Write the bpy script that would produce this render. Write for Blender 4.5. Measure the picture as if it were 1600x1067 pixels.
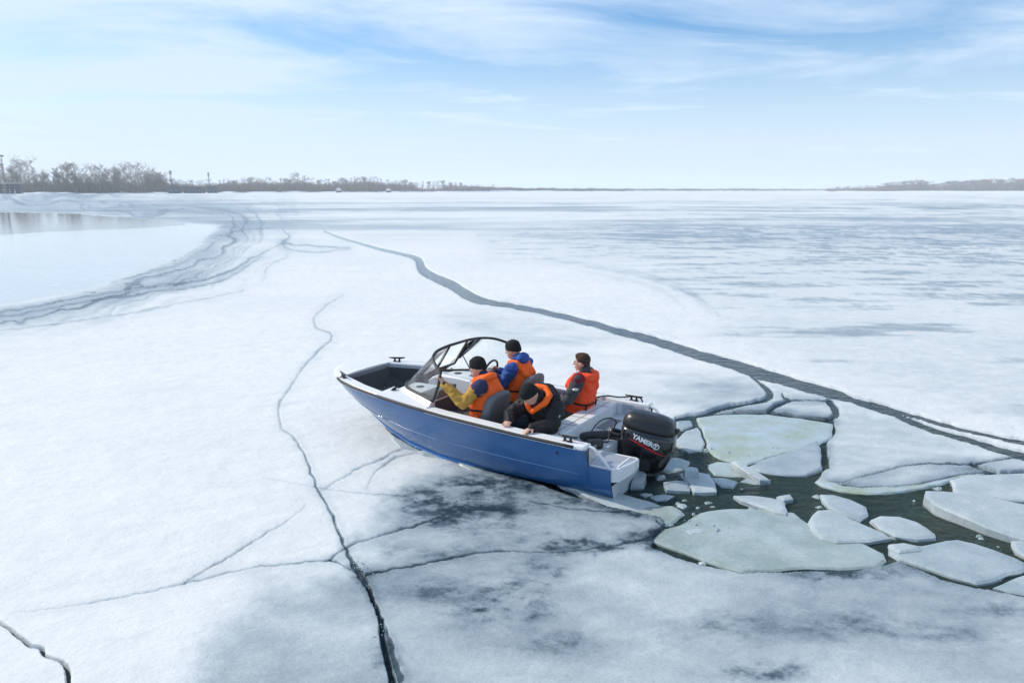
import bpy, bmesh, math, random
import numpy as np
from mathutils import Vector, Matrix, noise as mnoise

# ------------------------------------------------------------------ reset
for o in list(bpy.data.objects): bpy.data.objects.remove(o)
S = bpy.context.scene
COL = S.collection
R = math.radians

# ------------------------------------------------------------------ camera
CAM_H = 3.3; FPX = 1150.0; PITCH = math.atan((533.5 - 297.0) / FPX)
cam = bpy.data.cameras.new('camera'); camo = bpy.data.objects.new('camera', cam); COL.objects.link(camo)
camo.location = (0, 0, CAM_H); camo.rotation_euler = (math.pi / 2 - PITCH, 0, 0)
cam.sensor_width = 36; cam.lens = FPX / 1600 * 36; cam.clip_start = 0.05; cam.clip_end = 40000
S.camera = camo

# ------------------------------------------------------------------ sky, sun, exposure
SUN_AZ = -71.0      # degrees from the view direction (+Y), negative = to the left
SUN_EL = 40.0
W = bpy.data.worlds.new('World'); S.world = W; W.use_nodes = True
nt = W.node_tree; nt.nodes.clear()
def N(t, kind, **kw):
    n = t.nodes.new(kind)
    for k, v in kw.items(): setattr(n, k, v)
    return n
out = N(nt, 'ShaderNodeOutputWorld'); bg = N(nt, 'ShaderNodeBackground'); nt.links.new(bg.outputs[0], out.inputs[0])
sky = N(nt, 'ShaderNodeTexSky', sky_type='NISHITA', sun_disc=False, sun_elevation=R(SUN_EL), sun_rotation=R(SUN_AZ),
        altitude=100, air_density=1.0, dust_density=1.3, ozone_density=4.0)
bg.inputs['Strength'].default_value = 0.145
# thin cirrus: stretched noise on the sky direction, flattened towards the horizon
tc = N(nt, 'ShaderNodeTexCoord'); sep = N(nt, 'ShaderNodeSeparateXYZ'); nt.links.new(tc.outputs['Generated'], sep.inputs[0])
zc = N(nt, 'ShaderNodeMath', operation='MAXIMUM'); nt.links.new(sep.outputs['Z'], zc.inputs[0]); zc.inputs[1].default_value = 0.0
za = N(nt, 'ShaderNodeMath', operation='ADD'); nt.links.new(zc.outputs[0], za.inputs[0]); za.inputs[1].default_value = 0.12
dx = N(nt, 'ShaderNodeMath', operation='DIVIDE'); nt.links.new(sep.outputs['X'], dx.inputs[0]); nt.links.new(za.outputs[0], dx.inputs[1])
dy = N(nt, 'ShaderNodeMath', operation='DIVIDE'); nt.links.new(sep.outputs['Y'], dy.inputs[0]); nt.links.new(za.outputs[0], dy.inputs[1])
cmb = N(nt, 'ShaderNodeCombineXYZ'); nt.links.new(dx.outputs[0], cmb.inputs[0]); nt.links.new(dy.outputs[0], cmb.inputs[1])
mp = N(nt, 'ShaderNodeMapping'); nt.links.new(cmb.outputs[0], mp.inputs[0]); mp.inputs['Scale'].default_value = (0.8, 1.5, 1); mp.inputs['Rotation'].default_value = (0, 0, R(-28)); mp.inputs['Location'].default_value = (5.0, 17.0, 0)
n1 = N(nt, 'ShaderNodeTexNoise'); nt.links.new(mp.outputs[0], n1.inputs['Vector']); n1.inputs['Scale'].default_value = 0.9; n1.inputs['Detail'].default_value = 9; n1.inputs['Roughness'].default_value = 0.58; n1.inputs['Distortion'].default_value = 0.5
mpb = N(nt, 'ShaderNodeMapping'); nt.links.new(cmb.outputs[0], mpb.inputs[0]); mpb.inputs['Location'].default_value = (12.0, 9.0, 0)
n0 = N(nt, 'ShaderNodeTexNoise'); nt.links.new(mpb.outputs[0], n0.inputs['Vector']); n0.inputs['Scale'].default_value = 0.34; n0.inputs['Detail'].default_value = 2
nn = N(nt, 'ShaderNodeMath', operation='MULTIPLY_ADD'); nt.links.new(n0.outputs[0], nn.inputs[0]); nn.inputs[1].default_value = 0.8; nt.links.new(n1.outputs[0], nn.inputs[2])
mr = N(nt, 'ShaderNodeMapRange'); nt.links.new(nn.outputs[0], mr.inputs[0]); mr.inputs[1].default_value = 0.74; mr.inputs[2].default_value = 1.04; mr.inputs[3].default_value = 0.06; mr.inputs[4].default_value = 0.92
hz = N(nt, 'ShaderNodeMapRange'); nt.links.new(sep.outputs['Z'], hz.inputs[0]); hz.inputs[1].default_value = 0.0; hz.inputs[2].default_value = 0.26; hz.inputs[3].default_value = 0.88; hz.inputs[4].default_value = 0.0
hz.interpolation_type = 'SMOOTHSTEP'
mxf = N(nt, 'ShaderNodeMath', operation='MAXIMUM'); nt.links.new(mr.outputs[0], mxf.inputs[0]); nt.links.new(hz.outputs[0], mxf.inputs[1])
mix = N(nt, 'ShaderNodeMix', data_type='RGBA'); nt.links.new(mxf.outputs[0], mix.inputs['Factor'])
hs = N(nt, 'ShaderNodeHueSaturation'); hs.inputs['Saturation'].default_value = 1.4; hs.inputs['Value'].default_value = 1.0; nt.links.new(sky.outputs[0], hs.inputs['Color']); nt.links.new(hs.outputs[0], mix.inputs['A']); mix.inputs['B'].default_value = (4.75, 5.7, 6.85, 1)
nt.links.new(mix.outputs['Result'], bg.inputs['Color'])

sun = bpy.data.lights.new('sun', 'SUN'); suno = bpy.data.objects.new('sun', sun); COL.objects.link(suno)
sun.energy = 3.4; sun.angle = R(0.6); sun.color = (1.0, 0.915, 0.79)
sd = Vector((math.sin(R(SUN_AZ)) * math.cos(R(SUN_EL)), math.cos(R(SUN_AZ)) * math.cos(R(SUN_EL)), math.sin(R(SUN_EL))))
suno.rotation_euler = (-sd).to_track_quat('-Z', 'Y').to_euler(); suno.location = (-20, 20, 30)
S.view_settings.view_transform = 'Standard'; S.view_settings.look = 'None'; S.view_settings.gamma = 1; S.view_settings.use_curve_mapping = False
S.view_settings.exposure = 0.12
S.cycles.transparent_max_bounces = 24; S.cycles.volume_bounces = 1

# ------------------------------------------------------------------ helpers
def smooth(a, b, x):
    t = np.clip((x - a) / (b - a), 0, 1); return t * t * (3 - 2 * t)
def ground(u, v, z=0.0):
    """a point of the photograph, taken as lying on the level z"""
    x = (u - 800) / FPX; yd = (v - 533.5) / FPX
    r = (x, math.cos(PITCH) - yd * math.sin(PITCH), -(math.sin(PITCH) + yd * math.cos(PITCH)))
    t = (z - CAM_H) / r[2]
    return (r[0] * t, r[1] * t)
def tag(o, label=None, cat=None, group=None, kind=None):
    if label: o['label'] = label
    if cat: o['category'] = cat
    if group: o['group'] = group
    if kind: o['kind'] = kind
    return o
def link(name, me, parent=None, loc=None):
    o = bpy.data.objects.new(name, me); COL.objects.link(o)
    if parent: o.parent = parent
    if loc is not None: o.location = loc
    return o
def empty(name, loc=(0, 0, 0), rz=0.0):
    o = bpy.data.objects.new(name, None); COL.objects.link(o); o.location = loc; o.rotation_euler = (0, 0, rz); o.empty_display_size = 0.2
    return o
def copy_tree(o, parent=None):
    c = o.copy(); COL.objects.link(c); c.parent = parent
    for ch in list(o.children): copy_tree(ch, c)
    return c
def shade(me, on=True):
    me.polygons.foreach_set('use_smooth', [on] * len(me.polygons))
class MB:
    """collects vertices and faces for one mesh"""
    def __init__(s): s.v = []; s.f = []
    def add(s, vs, fs):
        b = len(s.v); s.v += [tuple(map(float, p)) for p in vs]; s.f += [tuple(b + i for i in f) for f in fs]; return s
    def box(s, x0, x1, y0, y1, z0, z1):
        return s.add([(x0,y0,z0),(x1,y0,z0),(x1,y1,z0),(x0,y1,z0),(x0,y0,z1),(x1,y0,z1),(x1,y1,z1),(x0,y1,z1)],
                     [(0,3,2,1),(4,5,6,7),(0,1,5,4),(1,2,6,5),(2,3,7,6),(3,0,4,7)])
    def prism(s, poly, z0, z1):
        n = len(poly); vs = [(x, y, z0) for x, y in poly] + [(x, y, z1) for x, y in poly]
        return s.add(vs, [tuple(range(n - 1, -1, -1)), tuple(range(n, 2 * n))] + [(i, (i + 1) % n, n + (i + 1) % n, n + i) for i in range(n)])
    def rings(s, rs, cap0=True, cap1=True, closed=True):
        n = len(rs[0]); vs = [p for r in rs for p in r]; fs = []
        for k in range(len(rs) - 1):
            for i in range(n if closed else n - 1):
                j = (i + 1) % n; fs.append((k * n + i, k * n + j, (k + 1) * n + j, (k + 1) * n + i))
        if cap0: fs.append(tuple(range(n - 1, -1, -1)))
        if cap1: m = (len(rs) - 1) * n; fs.append(tuple(range(m, m + n)))
        return s.add(vs, fs)
    def tube(s, path, rad, n=8, cap=True, flat=1.0):
        P = [Vector(p) for p in path]; rs = []
        rr = rad if hasattr(rad, '__len__') else [rad] * len(P)
        up = None
        for i, p in enumerate(P):
            d = (P[min(i + 1, len(P) - 1)] - P[max(i - 1, 0)]).normalized()
            if up is None:
                up = Vector((0, 0, 1)) if abs(d.z) < 0.9 else Vector((1, 0, 0))
            a = d.cross(up).normalized(); b = a.cross(d).normalized(); up = b
            rs.append([p + (a * math.cos(t) * rr[i] + b * math.sin(t) * rr[i] * flat) for t in [2 * math.pi * k / n for k in range(n)]])
        return s.rings(rs, cap, cap)
    def build(s, name, mat, parent=None, smooth_=False, loc=None, bevel=0.0):
        me = bpy.data.meshes.new(name); me.from_pydata(s.v, [], s.f); me.validate()
        bm = bmesh.new(); bm.from_mesh(me); bmesh.ops.recalc_face_normals(bm, faces=bm.faces)
        if bevel > 0:
            ed = [e for e in bm.edges if len(e.link_faces) == 2 and e.calc_face_angle(0) > 0.5]
            bmesh.ops.bevel(bm, geom=ed, offset=bevel, segments=2, affect='EDGES', profile=0.6, clamp_overlap=True)
        bm.to_mesh(me); bm.free()
        if mat: me.materials.append(mat)
        if smooth_: shade(me)
        return link(name, me, parent, loc)
def curve_pts(pts, n=8):
    """Catmull-Rom through points"""
    P = [np.array(p, float) for p in pts]; P = [2 * P[0] - P[1]] + P + [2 * P[-1] - P[-2]]; o = []
    for i in range(1, len(P) - 2):
        for k in range(n):
            t = k / n; a, b, c, d = P[i - 1], P[i], P[i + 1], P[i + 2]
            o.append(0.5 * (2 * b + (c - a) * t + (2 * a - 5 * b + 4 * c - d) * t * t + (3 * b - a - 3 * c + d) * t ** 3))
    o.append(P[-2]); return [tuple(p) for p in o]

# ---- materials
def principled(name, col, rough=0.5, metal=0.0, spec=0.5, coat=0.0, coat_rough=0.05, var=0.0, scale=8.0, bump=0.0, bscale=40.0, detail=4.0, rvar=0.0):
    m = bpy.data.materials.new(name); m.use_nodes = True; t = m.node_tree; b = t.nodes['Principled BSDF']
    b.inputs['Base Color'].default_value = (*col, 1); b.inputs['Roughness'].default_value = rough; b.inputs['Metallic'].default_value = metal
    b.inputs['Specular IOR Level'].default_value = spec; b.inputs['Coat Weight'].default_value = coat; b.inputs['Coat Roughness'].default_value = coat_rough
    co = N(t, 'ShaderNodeTexCoord')
    if var > 0 or rvar > 0:
        n = N(t, 'ShaderNodeTexNoise'); t.links.new(co.outputs['Object'], n.inputs['Vector']); n.inputs['Scale'].default_value = scale; n.inputs['Detail'].default_value = detail
        if var > 0:
            mx = N(t, 'ShaderNodeMix', data_type='RGBA'); t.links.new(n.outputs[0], mx.inputs['Factor'])
            mx.inputs['A'].default_value = (*[c * (1 - var) for c in col], 1); mx.inputs['B'].default_value = (*[min(1, c * (1 + var)) for c in col], 1)
            t.links.new(mx.outputs['Result'], b.inputs['Base Color'])
        if rvar > 0:
            q = N(t, 'ShaderNodeMapRange'); t.links.new(n.outputs[0], q.inputs[0]); q.inputs[1].default_value = 0.3; q.inputs[2].default_value = 0.7; q.inputs[3].default_value = max(0, rough - rvar); q.inputs[4].default_value = min(1, rough + rvar)
            t.links.new(q.outputs[0], b.inputs['Roughness'])
    if bump > 0:
        n2 = N(t, 'ShaderNodeTexNoise'); t.links.new(co.outputs['Object'], n2.inputs['Vector']); n2.inputs['Scale'].default_value = bscale; n2.inputs['Detail'].default_value = 5
        bp = N(t, 'ShaderNodeBump'); t.links.new(n2.outputs[0], bp.inputs['Height']); bp.inputs['Strength'].default_value = bump; bp.inputs['Distance'].default_value = 0.02
        t.links.new(bp.outputs[0], b.inputs['Normal'])
    return m

# ------------------------------------------------------------------ noise for mesh attributes
def _hash(ix, iy, seed):
    h = (ix.astype(np.int64) * 374761393 + iy.astype(np.int64) * 668265263 + seed * 974711) & 0x7fffffff
    h = ((h ^ (h >> 13)) * 1274126177) & 0x7fffffff
    return ((h ^ (h >> 16)) & 0xffff) / 65535.0
def vnoise(x, y, seed=0):
    ix = np.floor(x); iy = np.floor(y); fx = x - ix; fy = y - iy
    fx = fx * fx * (3 - 2 * fx); fy = fy * fy * (3 - 2 * fy)
    a = _hash(ix, iy, seed); b = _hash(ix + 1, iy, seed); c = _hash(ix, iy + 1, seed); d = _hash(ix + 1, iy + 1, seed)
    return (a * (1 - fx) + b * fx) * (1 - fy) + (c * (1 - fx) + d * fx) * fy
def fbm(x, y, seed=0, oct=4, rough=0.5):
    s = 0.0; a = 1.0; t = 0.0
    for k in range(oct):
        s = s + a * vnoise(x * 2 ** k + 17.3 * k, y * 2 ** k + 9.1 * k, seed + k); t += a; a *= rough
    return s / t            # 0..1, mean .5

# ------------------------------------------------------------------ ice field: one sheet, fine where it is seen
BO = (1.09, 8.38); BRZ = R(148.3)                 # boat origin and heading
def boat_to_world(x, y):
    return (BO[0] + x * math.cos(BRZ) - y * math.sin(BRZ), BO[1] + x * math.sin(BRZ) + y * math.cos(BRZ))

LEAD = [(508,362,1.5),(530,371,2),(560,380,2.2),(600,391,3),(640,400,4),(655,408,9),(660,422,12),(680,434,11),(705,445,13),(725,459,14),(745,468,12),(770,473,8),(800,478,6.5),
        (850,488,7),(900,500,8),(960,517,10),(1020,533,12),(1080,551,14),(1140,569,15),(1200,588,17),(1260,605,17),(1305,617,15),(1328,624,10)]
LEAD_A = [(1310,618,6),(1345,628,5),(1380,637,5),(1440,655,6),(1500,672,6),(1560,685,6),(1600,693,7),(1680,712,8)]
LEAD_B = [(1318,622,6),(1360,638,6),(1400,651,8),(1460,675,10),(1520,692,10),(1570,707,12),(1600,716,14),(1690,745,14)]
CR_A = [(1056,656,3),(1076,652,4),(1094,650,3),(1140,639,6),(1168,633,4),(1196,628,6),(1203,617,9),(1195,607,7),(1186,598,4),(1174,589,2)]
CR_B = [(1200,647,4),(1210,637,5),(1232,627,5),(1222,621,2.5)]
CR_C = [(1296,629,8),(1301,638,9),(1307,650,8),(1300,656,4),(1297,664,8),(1300,678,7),(1290,692,5),(1287,708,11),(1290,732,9)]
CR_D = [(1234,627,1.6),(1262,628,1.4),(1294,630,1.8)]
CR_E = [(1204,647,1.5),(1250,655,1.3),(1297,659,1.8)]
CR_F = [(1517,731,2.5),(1535,737,5),(1556,741,3)]; CR_G = [(1517,731,2),(1560,722,2),(1590,720,2)]; CR_H = [(1300,762,0.1),(1420,733,1.2),(1517,731,1.6)]
LEFT_OPEN = [(575,925,2.0),(583,945,3),(589,958,4),(596,978,5),(597,995,5),(601,1015,7),(606,1040,8),(612,1067,9),(622,1110,11)]
CORNER = [(-30,965,3),(8,984,3),(24,996,4),(46,1013,4),(56,1016,1.5),(66,1020,6),(69,1031,4),(84,1037,1.5),(98,1042,4),(106,1052,7),(108,1070,5),(118,1100,6)]
OPEN_LINES = [LEAD, LEAD_A, LEAD_B, CR_A, CR_B, CR_C, LEFT_OPEN, CORNER, CR_F]
# thin closed / refrozen cracks: (u, v, width, darkness)
THIN = [
 [(537,462,3,.25),(512,479,4,.3),(493,496,4,.35),(494,512,4,.35),(515,521,5,.35),(518,533,5,.4),(486,562,6,.45),(463,595,5,.38),(443,625,6,.40),(436,650,6,.34),(441,672,6,.32),(461,690,5,.42),(470,706,4.5,.66),(483,735,5,.70),(497,770,5.5,.70),(515,802,6,.74),(530,836,6.5,.76),(545,870,8,.80),(553,888,13,.88),(566,905,18,.92),(577,927,9,.8),(588,955,12,.55),(600,985,14,.5),(612,1020,16,.5),(624,1067,18,.5)],
 [(20,965,2,.2),(120,953,2.5,.35),(185,940,3,.45),(290,920,3,.5),(345,906,3,.5),(400,893,3,.5),(460,886,3,.5),(515,880,4,.6),(540,888,4,.4),(562,904,6,.6),(580,902,6,.7),(620,893,4,.62),(700,879,4,.6),(760,868,4,.5),(830,868,2.5,.35),(880,868,2,.25)],
 [(292,918,3,.6),(320,898,3,.55),(355,876,4,.65),(380,861,4,.55),(405,846,4,.5),(430,832,3,.4),(450,820,3,.3),(480,795,3,.25)],
 [(514,880,4,.6),(535,863,5,.6),(560,851,4,.55),(600,840,4,.5),(640,828,5,.55),(680,816,4,.5),(720,803,3,.4),(800,800,3,.3)],
 [(500,772,3,.2),(540,748,4,.4),(580,727,4,.45),(620,709,4,.4),(655,692,3,.35)],
 [(570,768,3,.2),(590,737,3,.4),(618,719,4,.45),(650,711,3,.4),(692,712,5,.6),(720,722,5,.55)],
 [(410,752,2,.2),(480,764,2,.25),(560,774,2.5,.3),(632,780,2.5,.4)],
 [(850,404,14,.06),(960,422,14,.10),(1040,440,16,.12),(1085,462,16,.13),(1110,490,14,.10)],[(900,424,10,.06),(980,440,12,.10),(1040,460,12,.12),(1068,482,12,.10)],[(930,420,6,.05),(1010,438,8,.1),(1090,466,8,.12),(1126,496,8,.1)],
 [(1026,820,4,.7),(1036,836,5,.85),(1020,848,5,.9)],
 [(880,868,2,.25),(950,858,3,.5),(1015,848,4,.7)],
 [(830,790,2.5,.4),(900,802,2.5,.45),(965,804,2.5,.4),(1000,803,2,.3)],
]
THIN += [[(441,358,3,.2),(452,372,4,.4),(440,381,5,.5),(470,384,4,.45),(510,387,4,.4),(548,389,2,.3)],[(440,383,3,.3),(455,392,4,.35),(500,396,3,.3),(545,390,2,.25)],
 [(0,488,4,.5),(60,478,4,.55),(130,466,4,.6),(220,452,5,.62),(300,441,5,.62),(345,430,5,.6),(375,417,4,.5),(398,403,4,.45),(420,392,3,.35),(440,382,3,.3)],[(0,496,3,.4),(100,479,3,.45),(210,462,4,.5),(320,446,4,.45),(366,430,4,.4),(410,402,3,.3)],[(175,442,3,.4),(240,425,3,.5),(290,408,4,.5),(325,388,4,.5),(345,368,4,.45),(385,360,3,.4),(430,356,2,.3)],[(0,518,2,.25),(120,503,3,.3),(260,480,3,.3),(380,455,3,.28)],[(410,440,3,.2),(425,415,3,.28),(450,402,3,.2)],
 [(588,652,5,.55),(612,668,6,.7),(645,688,6,.75),(672,699,6,.8),(700,710,7,.85),(760,730,8,.9),(800,741,8,.9)]]
THIN += [[(a, b, w * 1.6, .95) for a, b, w in L] for L in (CR_D, CR_E, CR_G, CR_H)]
POOL = [(-400,331),(0,333),(150,338),(260,346),(345,351),(338,359),(322,372),(308,384),(288,396),(262,408),(238,418),(216,427),(190,437),(160,447),(120,457),(60,468),(0,478),(-120,500),(-420,545)]
POOLW = [(-500,331),(0,333),(110,336),(190,341),(250,346),(285,350),(240,353),(150,357),(60,361),(-60,367),(-500,392)]
WAKE = [(772,738),(800,744),(840,757),(860,766),(900,781),(950,794),(1000,804),(1034,812),(1040,824),(1020,845),(1018,858),(1058,876),(1100,888),(1160,902),(1250,898),(1335,897),(1374,890),(1400,882),(1440,895),(1470,909),(1528,923),(1580,932),(1640,948),(1760,978),
        (1800,800),(1700,760),(1640,744),(1600,740),(1556,742),(1500,748),(1482,752),(1440,762),(1395,766),(1350,768),(1318,764),(1290,757),(1278,748),(1290,735),(1293,720),(1290,694),(1298,676),(1302,660),(1260,655),(1204,648),(1150,647),(1094,650),(1074,654),(1046,660),(1020,668),(990,690),(960,720),(900,715),(850,710),(800,715)]
DARK = [(705,790,80,36,.30),(752,760,70,26,.27),(800,768,65,26,.25),(748,818,90,28,.30),(668,800,50,26,.24),(838,748,60,16,.36),(900,790,60,10,.35),(960,856,95,13,.45),(1015,842,45,10,.5),(880,850,60,16,.3),
        (800,935,55,36,.40),(770,960,60,22,.34),(852,905,40,30,.32),(690,930,40,26,.2),(608,1030,30,24,.3),(1195,1056,95,18,.38),(1120,985,90,26,.2),(1330,985,110,24,.22),(1480,1000,90,26,.18),(1010,800,40,10,.5),(600,868,60,18,.18),
        (880,1010,80,20,.2),(1560,960,60,14,.2),(1330,905,90,8,.35),(700,870,60,10,.2)]

THIN = [[tuple(p) for p in curve_pts(L, 4)] for L in THIN]; OPEN_LINES = [[tuple(p) for p in curve_pts(L, 3)] for L in OPEN_LINES]
PI2 = math.pi * 2
da = 1.5 / 1174
az = list(np.arange(-R(41), R(41), da)); az += list(np.linspace(R(41), R(319), 56)[:-1])
rows_v = np.arange(299.0, 1150.0, 1.5)
dep = PITCH + np.arctan((rows_v - 533.5) / FPX)
rad = list(CAM_H / np.tan(dep)) ; rad = [3600, 3100, 2800] + [r for r in rad if r < 2600] + [3.4, 2.6, 1.6, 0.6]
A_, R_ = np.meshgrid(np.array(az), np.array(rad)); nc = len(az); nr = len(rad)
X = (R_ * np.sin(A_)).ravel(); Y = (R_ * np.cos(A_)).ravel()
front = np.abs(A_.ravel()) < R(44)
den = Y * math.cos(PITCH) + CAM_H * math.sin(PITCH)
den = np.where(den < 0.1, 0.1, den)
U = np.where(front, 800 + FPX * X / den, 1e5); V = np.where(front, 533.5 + FPX * (CAM_H * math.cos(PITCH) - Y * math.sin(PITCH)) / den, 1e5)
jx = (fbm(U / 15, V / 9, 3, 3) - .5) * 9 + (fbm(U / 60, V / 35, 5, 3) - .5) * 10
jy = (fbm(U / 15, V / 9, 7, 3) - .5) * 5 + (fbm(U / 60, V / 35, 9, 3) - .5) * 5
def seg_field(u, v, pts, extra=None, margin=40):
    """signed distance (px) to the edge of a stroke of varying width; optional strength at the nearest point"""
    P = np.array([p[:3] for p in pts], float)
    m = (u > P[:, 0].min() - margin) & (u < P[:, 0].max() + margin) & (v > P[:, 1].min() - margin) & (v < P[:, 1].max() + margin)
    d = np.full(u.shape, 1e3); st = np.zeros(u.shape); uu = u[m]; vv = v[m]; dd = np.full(uu.shape, 1e3); ss = np.zeros(uu.shape)
    for i in range(len(P) - 1):
        ax, ay, aw = P[i]; bx, by, bw = P[i + 1]; lx = bx - ax; ly = by - ay
        t = np.clip(((uu - ax) * lx + (vv - ay) * ly) / (lx * lx + ly * ly), 0, 1)
        e = np.hypot(uu - ax - t * lx, vv - ay - t * ly) - (aw + (bw - aw) * t) / 2
        c = e < dd; dd = np.where(c, e, dd)
        if extra: ss = np.where(c, pts[i][3] + (pts[i + 1][3] - pts[i][3]) * t, ss)
    d[m] = dd; st[m] = ss
    return d, st
def poly_field(u, v, poly, margin=60):
    P = np.array(poly, float)
    m = (u > P[:, 0].min() - margin) & (u < P[:, 0].max() + margin) & (v > P[:, 1].min() - margin) & (v < P[:, 1].max() + margin)
    uu = u[m]; vv = v[m]; inside = np.zeros(uu.shape, bool); dd = np.full(uu.shape, 1e3)
    for i in range(len(P)):
        ax, ay = P[i]; bx, by = P[(i + 1) % len(P)]; lx = bx - ax; ly = by - ay
        t = np.clip(((uu - ax) * lx + (vv - ay) * ly) / (lx * lx + ly * ly), 0, 1)
        dd = np.minimum(dd, np.hypot(uu - ax - t * lx, vv - ay - t * ly))
        if ay != by: inside ^= ((ay > vv) != (by > vv)) & (uu < (bx - ax) * (vv - ay) / (by - ay) + ax)
    d = np.full(u.shape, 1e3); d[m] = np.where(inside, -dd, dd); return d
def build_ice():
    D = np.hypot(X, Y)
    openf = np.full(X.shape, 1e3)
    far = np.clip((V - 340) / 160, 0.12, 1)
    for L in OPEN_LINES:
        d, _ = seg_field(U + jx * .45 * far, V + jy * .55 * far, L); openf = np.minimum(openf, d)
    dp = poly_field(U + jx * 1.1, V + jy * .35, POOL, 260); dpw = poly_field(U + jx * 2.0, V + jy * .3, POOLW, 30); openf = np.minimum(openf, dpw)
    dw = poly_field(U + jx * .6, V + jy * .6, WAKE); openf = np.minimum(openf, dw)
    # the hull has pushed the ice away under itself
    lx = (X - BO[0]) * math.cos(BRZ) + (Y - BO[1]) * math.sin(BRZ); ly = -(X - BO[0]) * math.sin(BRZ) + (Y - BO[1]) * math.cos(BRZ)
    hw = np.interp(lx, [-.8, 0, 1.5, 2.2, 2.8, 3.1], [.8, .8, .7, .55, .3, 0], left=-1, right=-1)
    hull = np.abs(ly) < hw
    op = smooth(2.0, -2.0, openf); op = np.where(hull, 1.0, op)
    # ---- tone: 0 snow, .5 grey ice, 1 dark wet ice
    wx, wy = X, Y
    n_s = fbm(wx * .9, wy * 1.6, 21, 5); n_m = fbm(wx * .16, wy * .33, 23, 5, .55); n_l = fbm(wx * .02, wy * .05, 27, 4); n_xl = fbm(wx * .004, wy * .012, 29, 4)
    # left snowfield -> grey ice on the lower right
    edge = poly_field(U + jx * 3 + (n_m - .5) * 120, V + jy * 3 + (n_m - .5) * 60, [(715,705),(640,760),(590,830),(560,905),(430,925),(330,1000),(250,1200),(2400,1200),(2400,640),(1600,705),(1330,620),(1180,600),(1090,640),(1000,690)], 300)
    grey = smooth(35, -60, edge)
    tone = .05 + .12 * (n_m - .5) + .06 * (n_s - .5) + grey * (.315 + .36 * (n_m - .5) + .34 * (n_s - .5))
    # strip between the boat and the lead
    mid = poly_field(U, V, [(820,500),(1010,540),(1180,590),(1090,650),(1000,640),(930,600),(850,570),(760,540),(700,500)], 200)
    tone += smooth(30, -40, mid) * (.15 + .5 * (n_m - .5) + .3 * (n_s - .5))
    # wind-bared ice to the right of the lead
    bare = poly_field(U + jx * 6, V + jy * 3, [(760,398),(850,408),(1000,428),(1090,462),(1128,500),(1110,520),(1200,560),(1330,606),(1480,640),(1640,690),(2400,860),(2400,318),(1500,322),(1150,334),(900,352),(760,376)], 300)
    nb = np.where(D < 120, fbm(wx * .42 + wy * .05, wy * 1.5, 31, 5, .62), 0); nb2 = fbm(wx * .07, wy * .2, 33, 5, .58); nb3 = fbm(wx * .015, wy * .05, 35, 4)
    k = smooth(45, 110, D); nbx = nb * (1 - k) + nb2 * k
    st = smooth(.43, .66, nbx * .76 + nb3 * .26)
    zone = smooth(25, -45, bare)
    lowr = smooth(640, 470, V - (U - 1300) * .05)
    tone += zone * (.17 + .37 * st * (.35 + .65 * lowr) + .28 * (nb3 - .5)) * (1 - grey * .9)
    # far sheets of bare ice between snow
    farz = smooth(400, 345, V) * smooth(312, 324, V)
    tone += farz * (1 - zone) * (.34 * smooth(.44, .72, .55 * nb3 + .5 * nb2))
    tone += smooth(345, 325, V) * smooth(302, 316, V) * .16 * smooth(.45, .62, n_l)
    # slush bands that follow the rim of the open pool
    s = dp; wdt = np.interp(U, [0, 200, 330, 420, 520], [70, 70, 95, 130, 120])
    band = (s > -2) & (s < wdt * 1.3)
    q = s / 9.0 + (fbm(U / 120, V / 40, 41, 4) - .5) * 9
    b1 = smooth(.50, .80, fbm(q * 1.3, U / 130 + V / 60, 43, 4))
    core = np.exp(-((s - 20 - U * .03) / (13 + .03 * U)) ** 2)
    slush = smooth(wdt * 1.3, wdt * .25, s) * smooth(-2, 5, s) * smooth(600, 480, U)
    tone += np.where(band, slush * (.05 + .10 * smooth(60, 20, s) + .50 * b1 * (.40 + .60 * core) + .16 * core * fbm(U / 40, V / 12, 45, 3) * 1.6), 0)
    arm = 0 * s + 99 #seg_field(U + jx * 1.5, V + jy * .6, [(440,380,8),(470,384,14),(510,388,10),(548,390,3)])[0]; tone += .45 * smooth(5, -3, arm) * b1 + .12 * smooth(14, 0, arm)
    # dark wet patches
    for (cu, cv, ru, rv, a) in DARK:
        e = ((U + jx * 3.2 - cu) / ru) ** 2 + ((V + jy * 4 - cv) / rv) ** 2
        tone += a * np.exp(-e * 1.3) * (.20 + 1.5 * smooth(.35, .74, .30 * n_s + .70 * fbm(wx * 4.5, wy * 6.5, 51, 5, .72)))
    # wet rim of the ice along the wake
    tone += .35 * smooth(16, 0, dw) * fbm(wx * 2, wy * 2, 53, 4)
    thin = np.zeros(X.shape)
    for L in THIN:
        d, stv = seg_field(U + jx * .75, V + jy * .9, [(a_, b_, w_ * .55, k_) for a_, b_, w_, k_ in L], True)
        g = stv * (.55 + .45 * fbm(U / 9, V / 9, 57, 3) / .5) * smooth(1.3, -1.0, d); tone += .72 * g; thin = np.maximum(thin, g)
        tone += stv * .16 * smooth(16, 0, d)
    # wet rim beside the cracks; darker tone offsets their sunlit slopes
    tone += .22 * smooth(3.0, 0.0, openf) * np.clip((V - 380) / 80, .3, 1)
    skin = smooth(2, -4, dp)
    tone = tone * (1 - skin) + skin * (.26 + .10 * (fbm(U / 160, V / 14, 71, 4) - .5))
    tone = np.clip(tone, 0, 1)
    relief = .026 * (fbm(wx * 1.1 + wy * .5, wy * 2.4, 65, 4) - .5) + .022 * (fbm(wx * .8, wy * .8, 61, 4) - .5) + .010 * (fbm(wx * 4, wy * 4, 63, 3) - .5)
    relief *= np.clip(40 / D, 0, 1)
    relief *= 1 - skin
    Z = .042 - .022 * smooth(90, 0, dp) - .014 * smooth(9, 20, D) + relief - thin * .02
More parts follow.
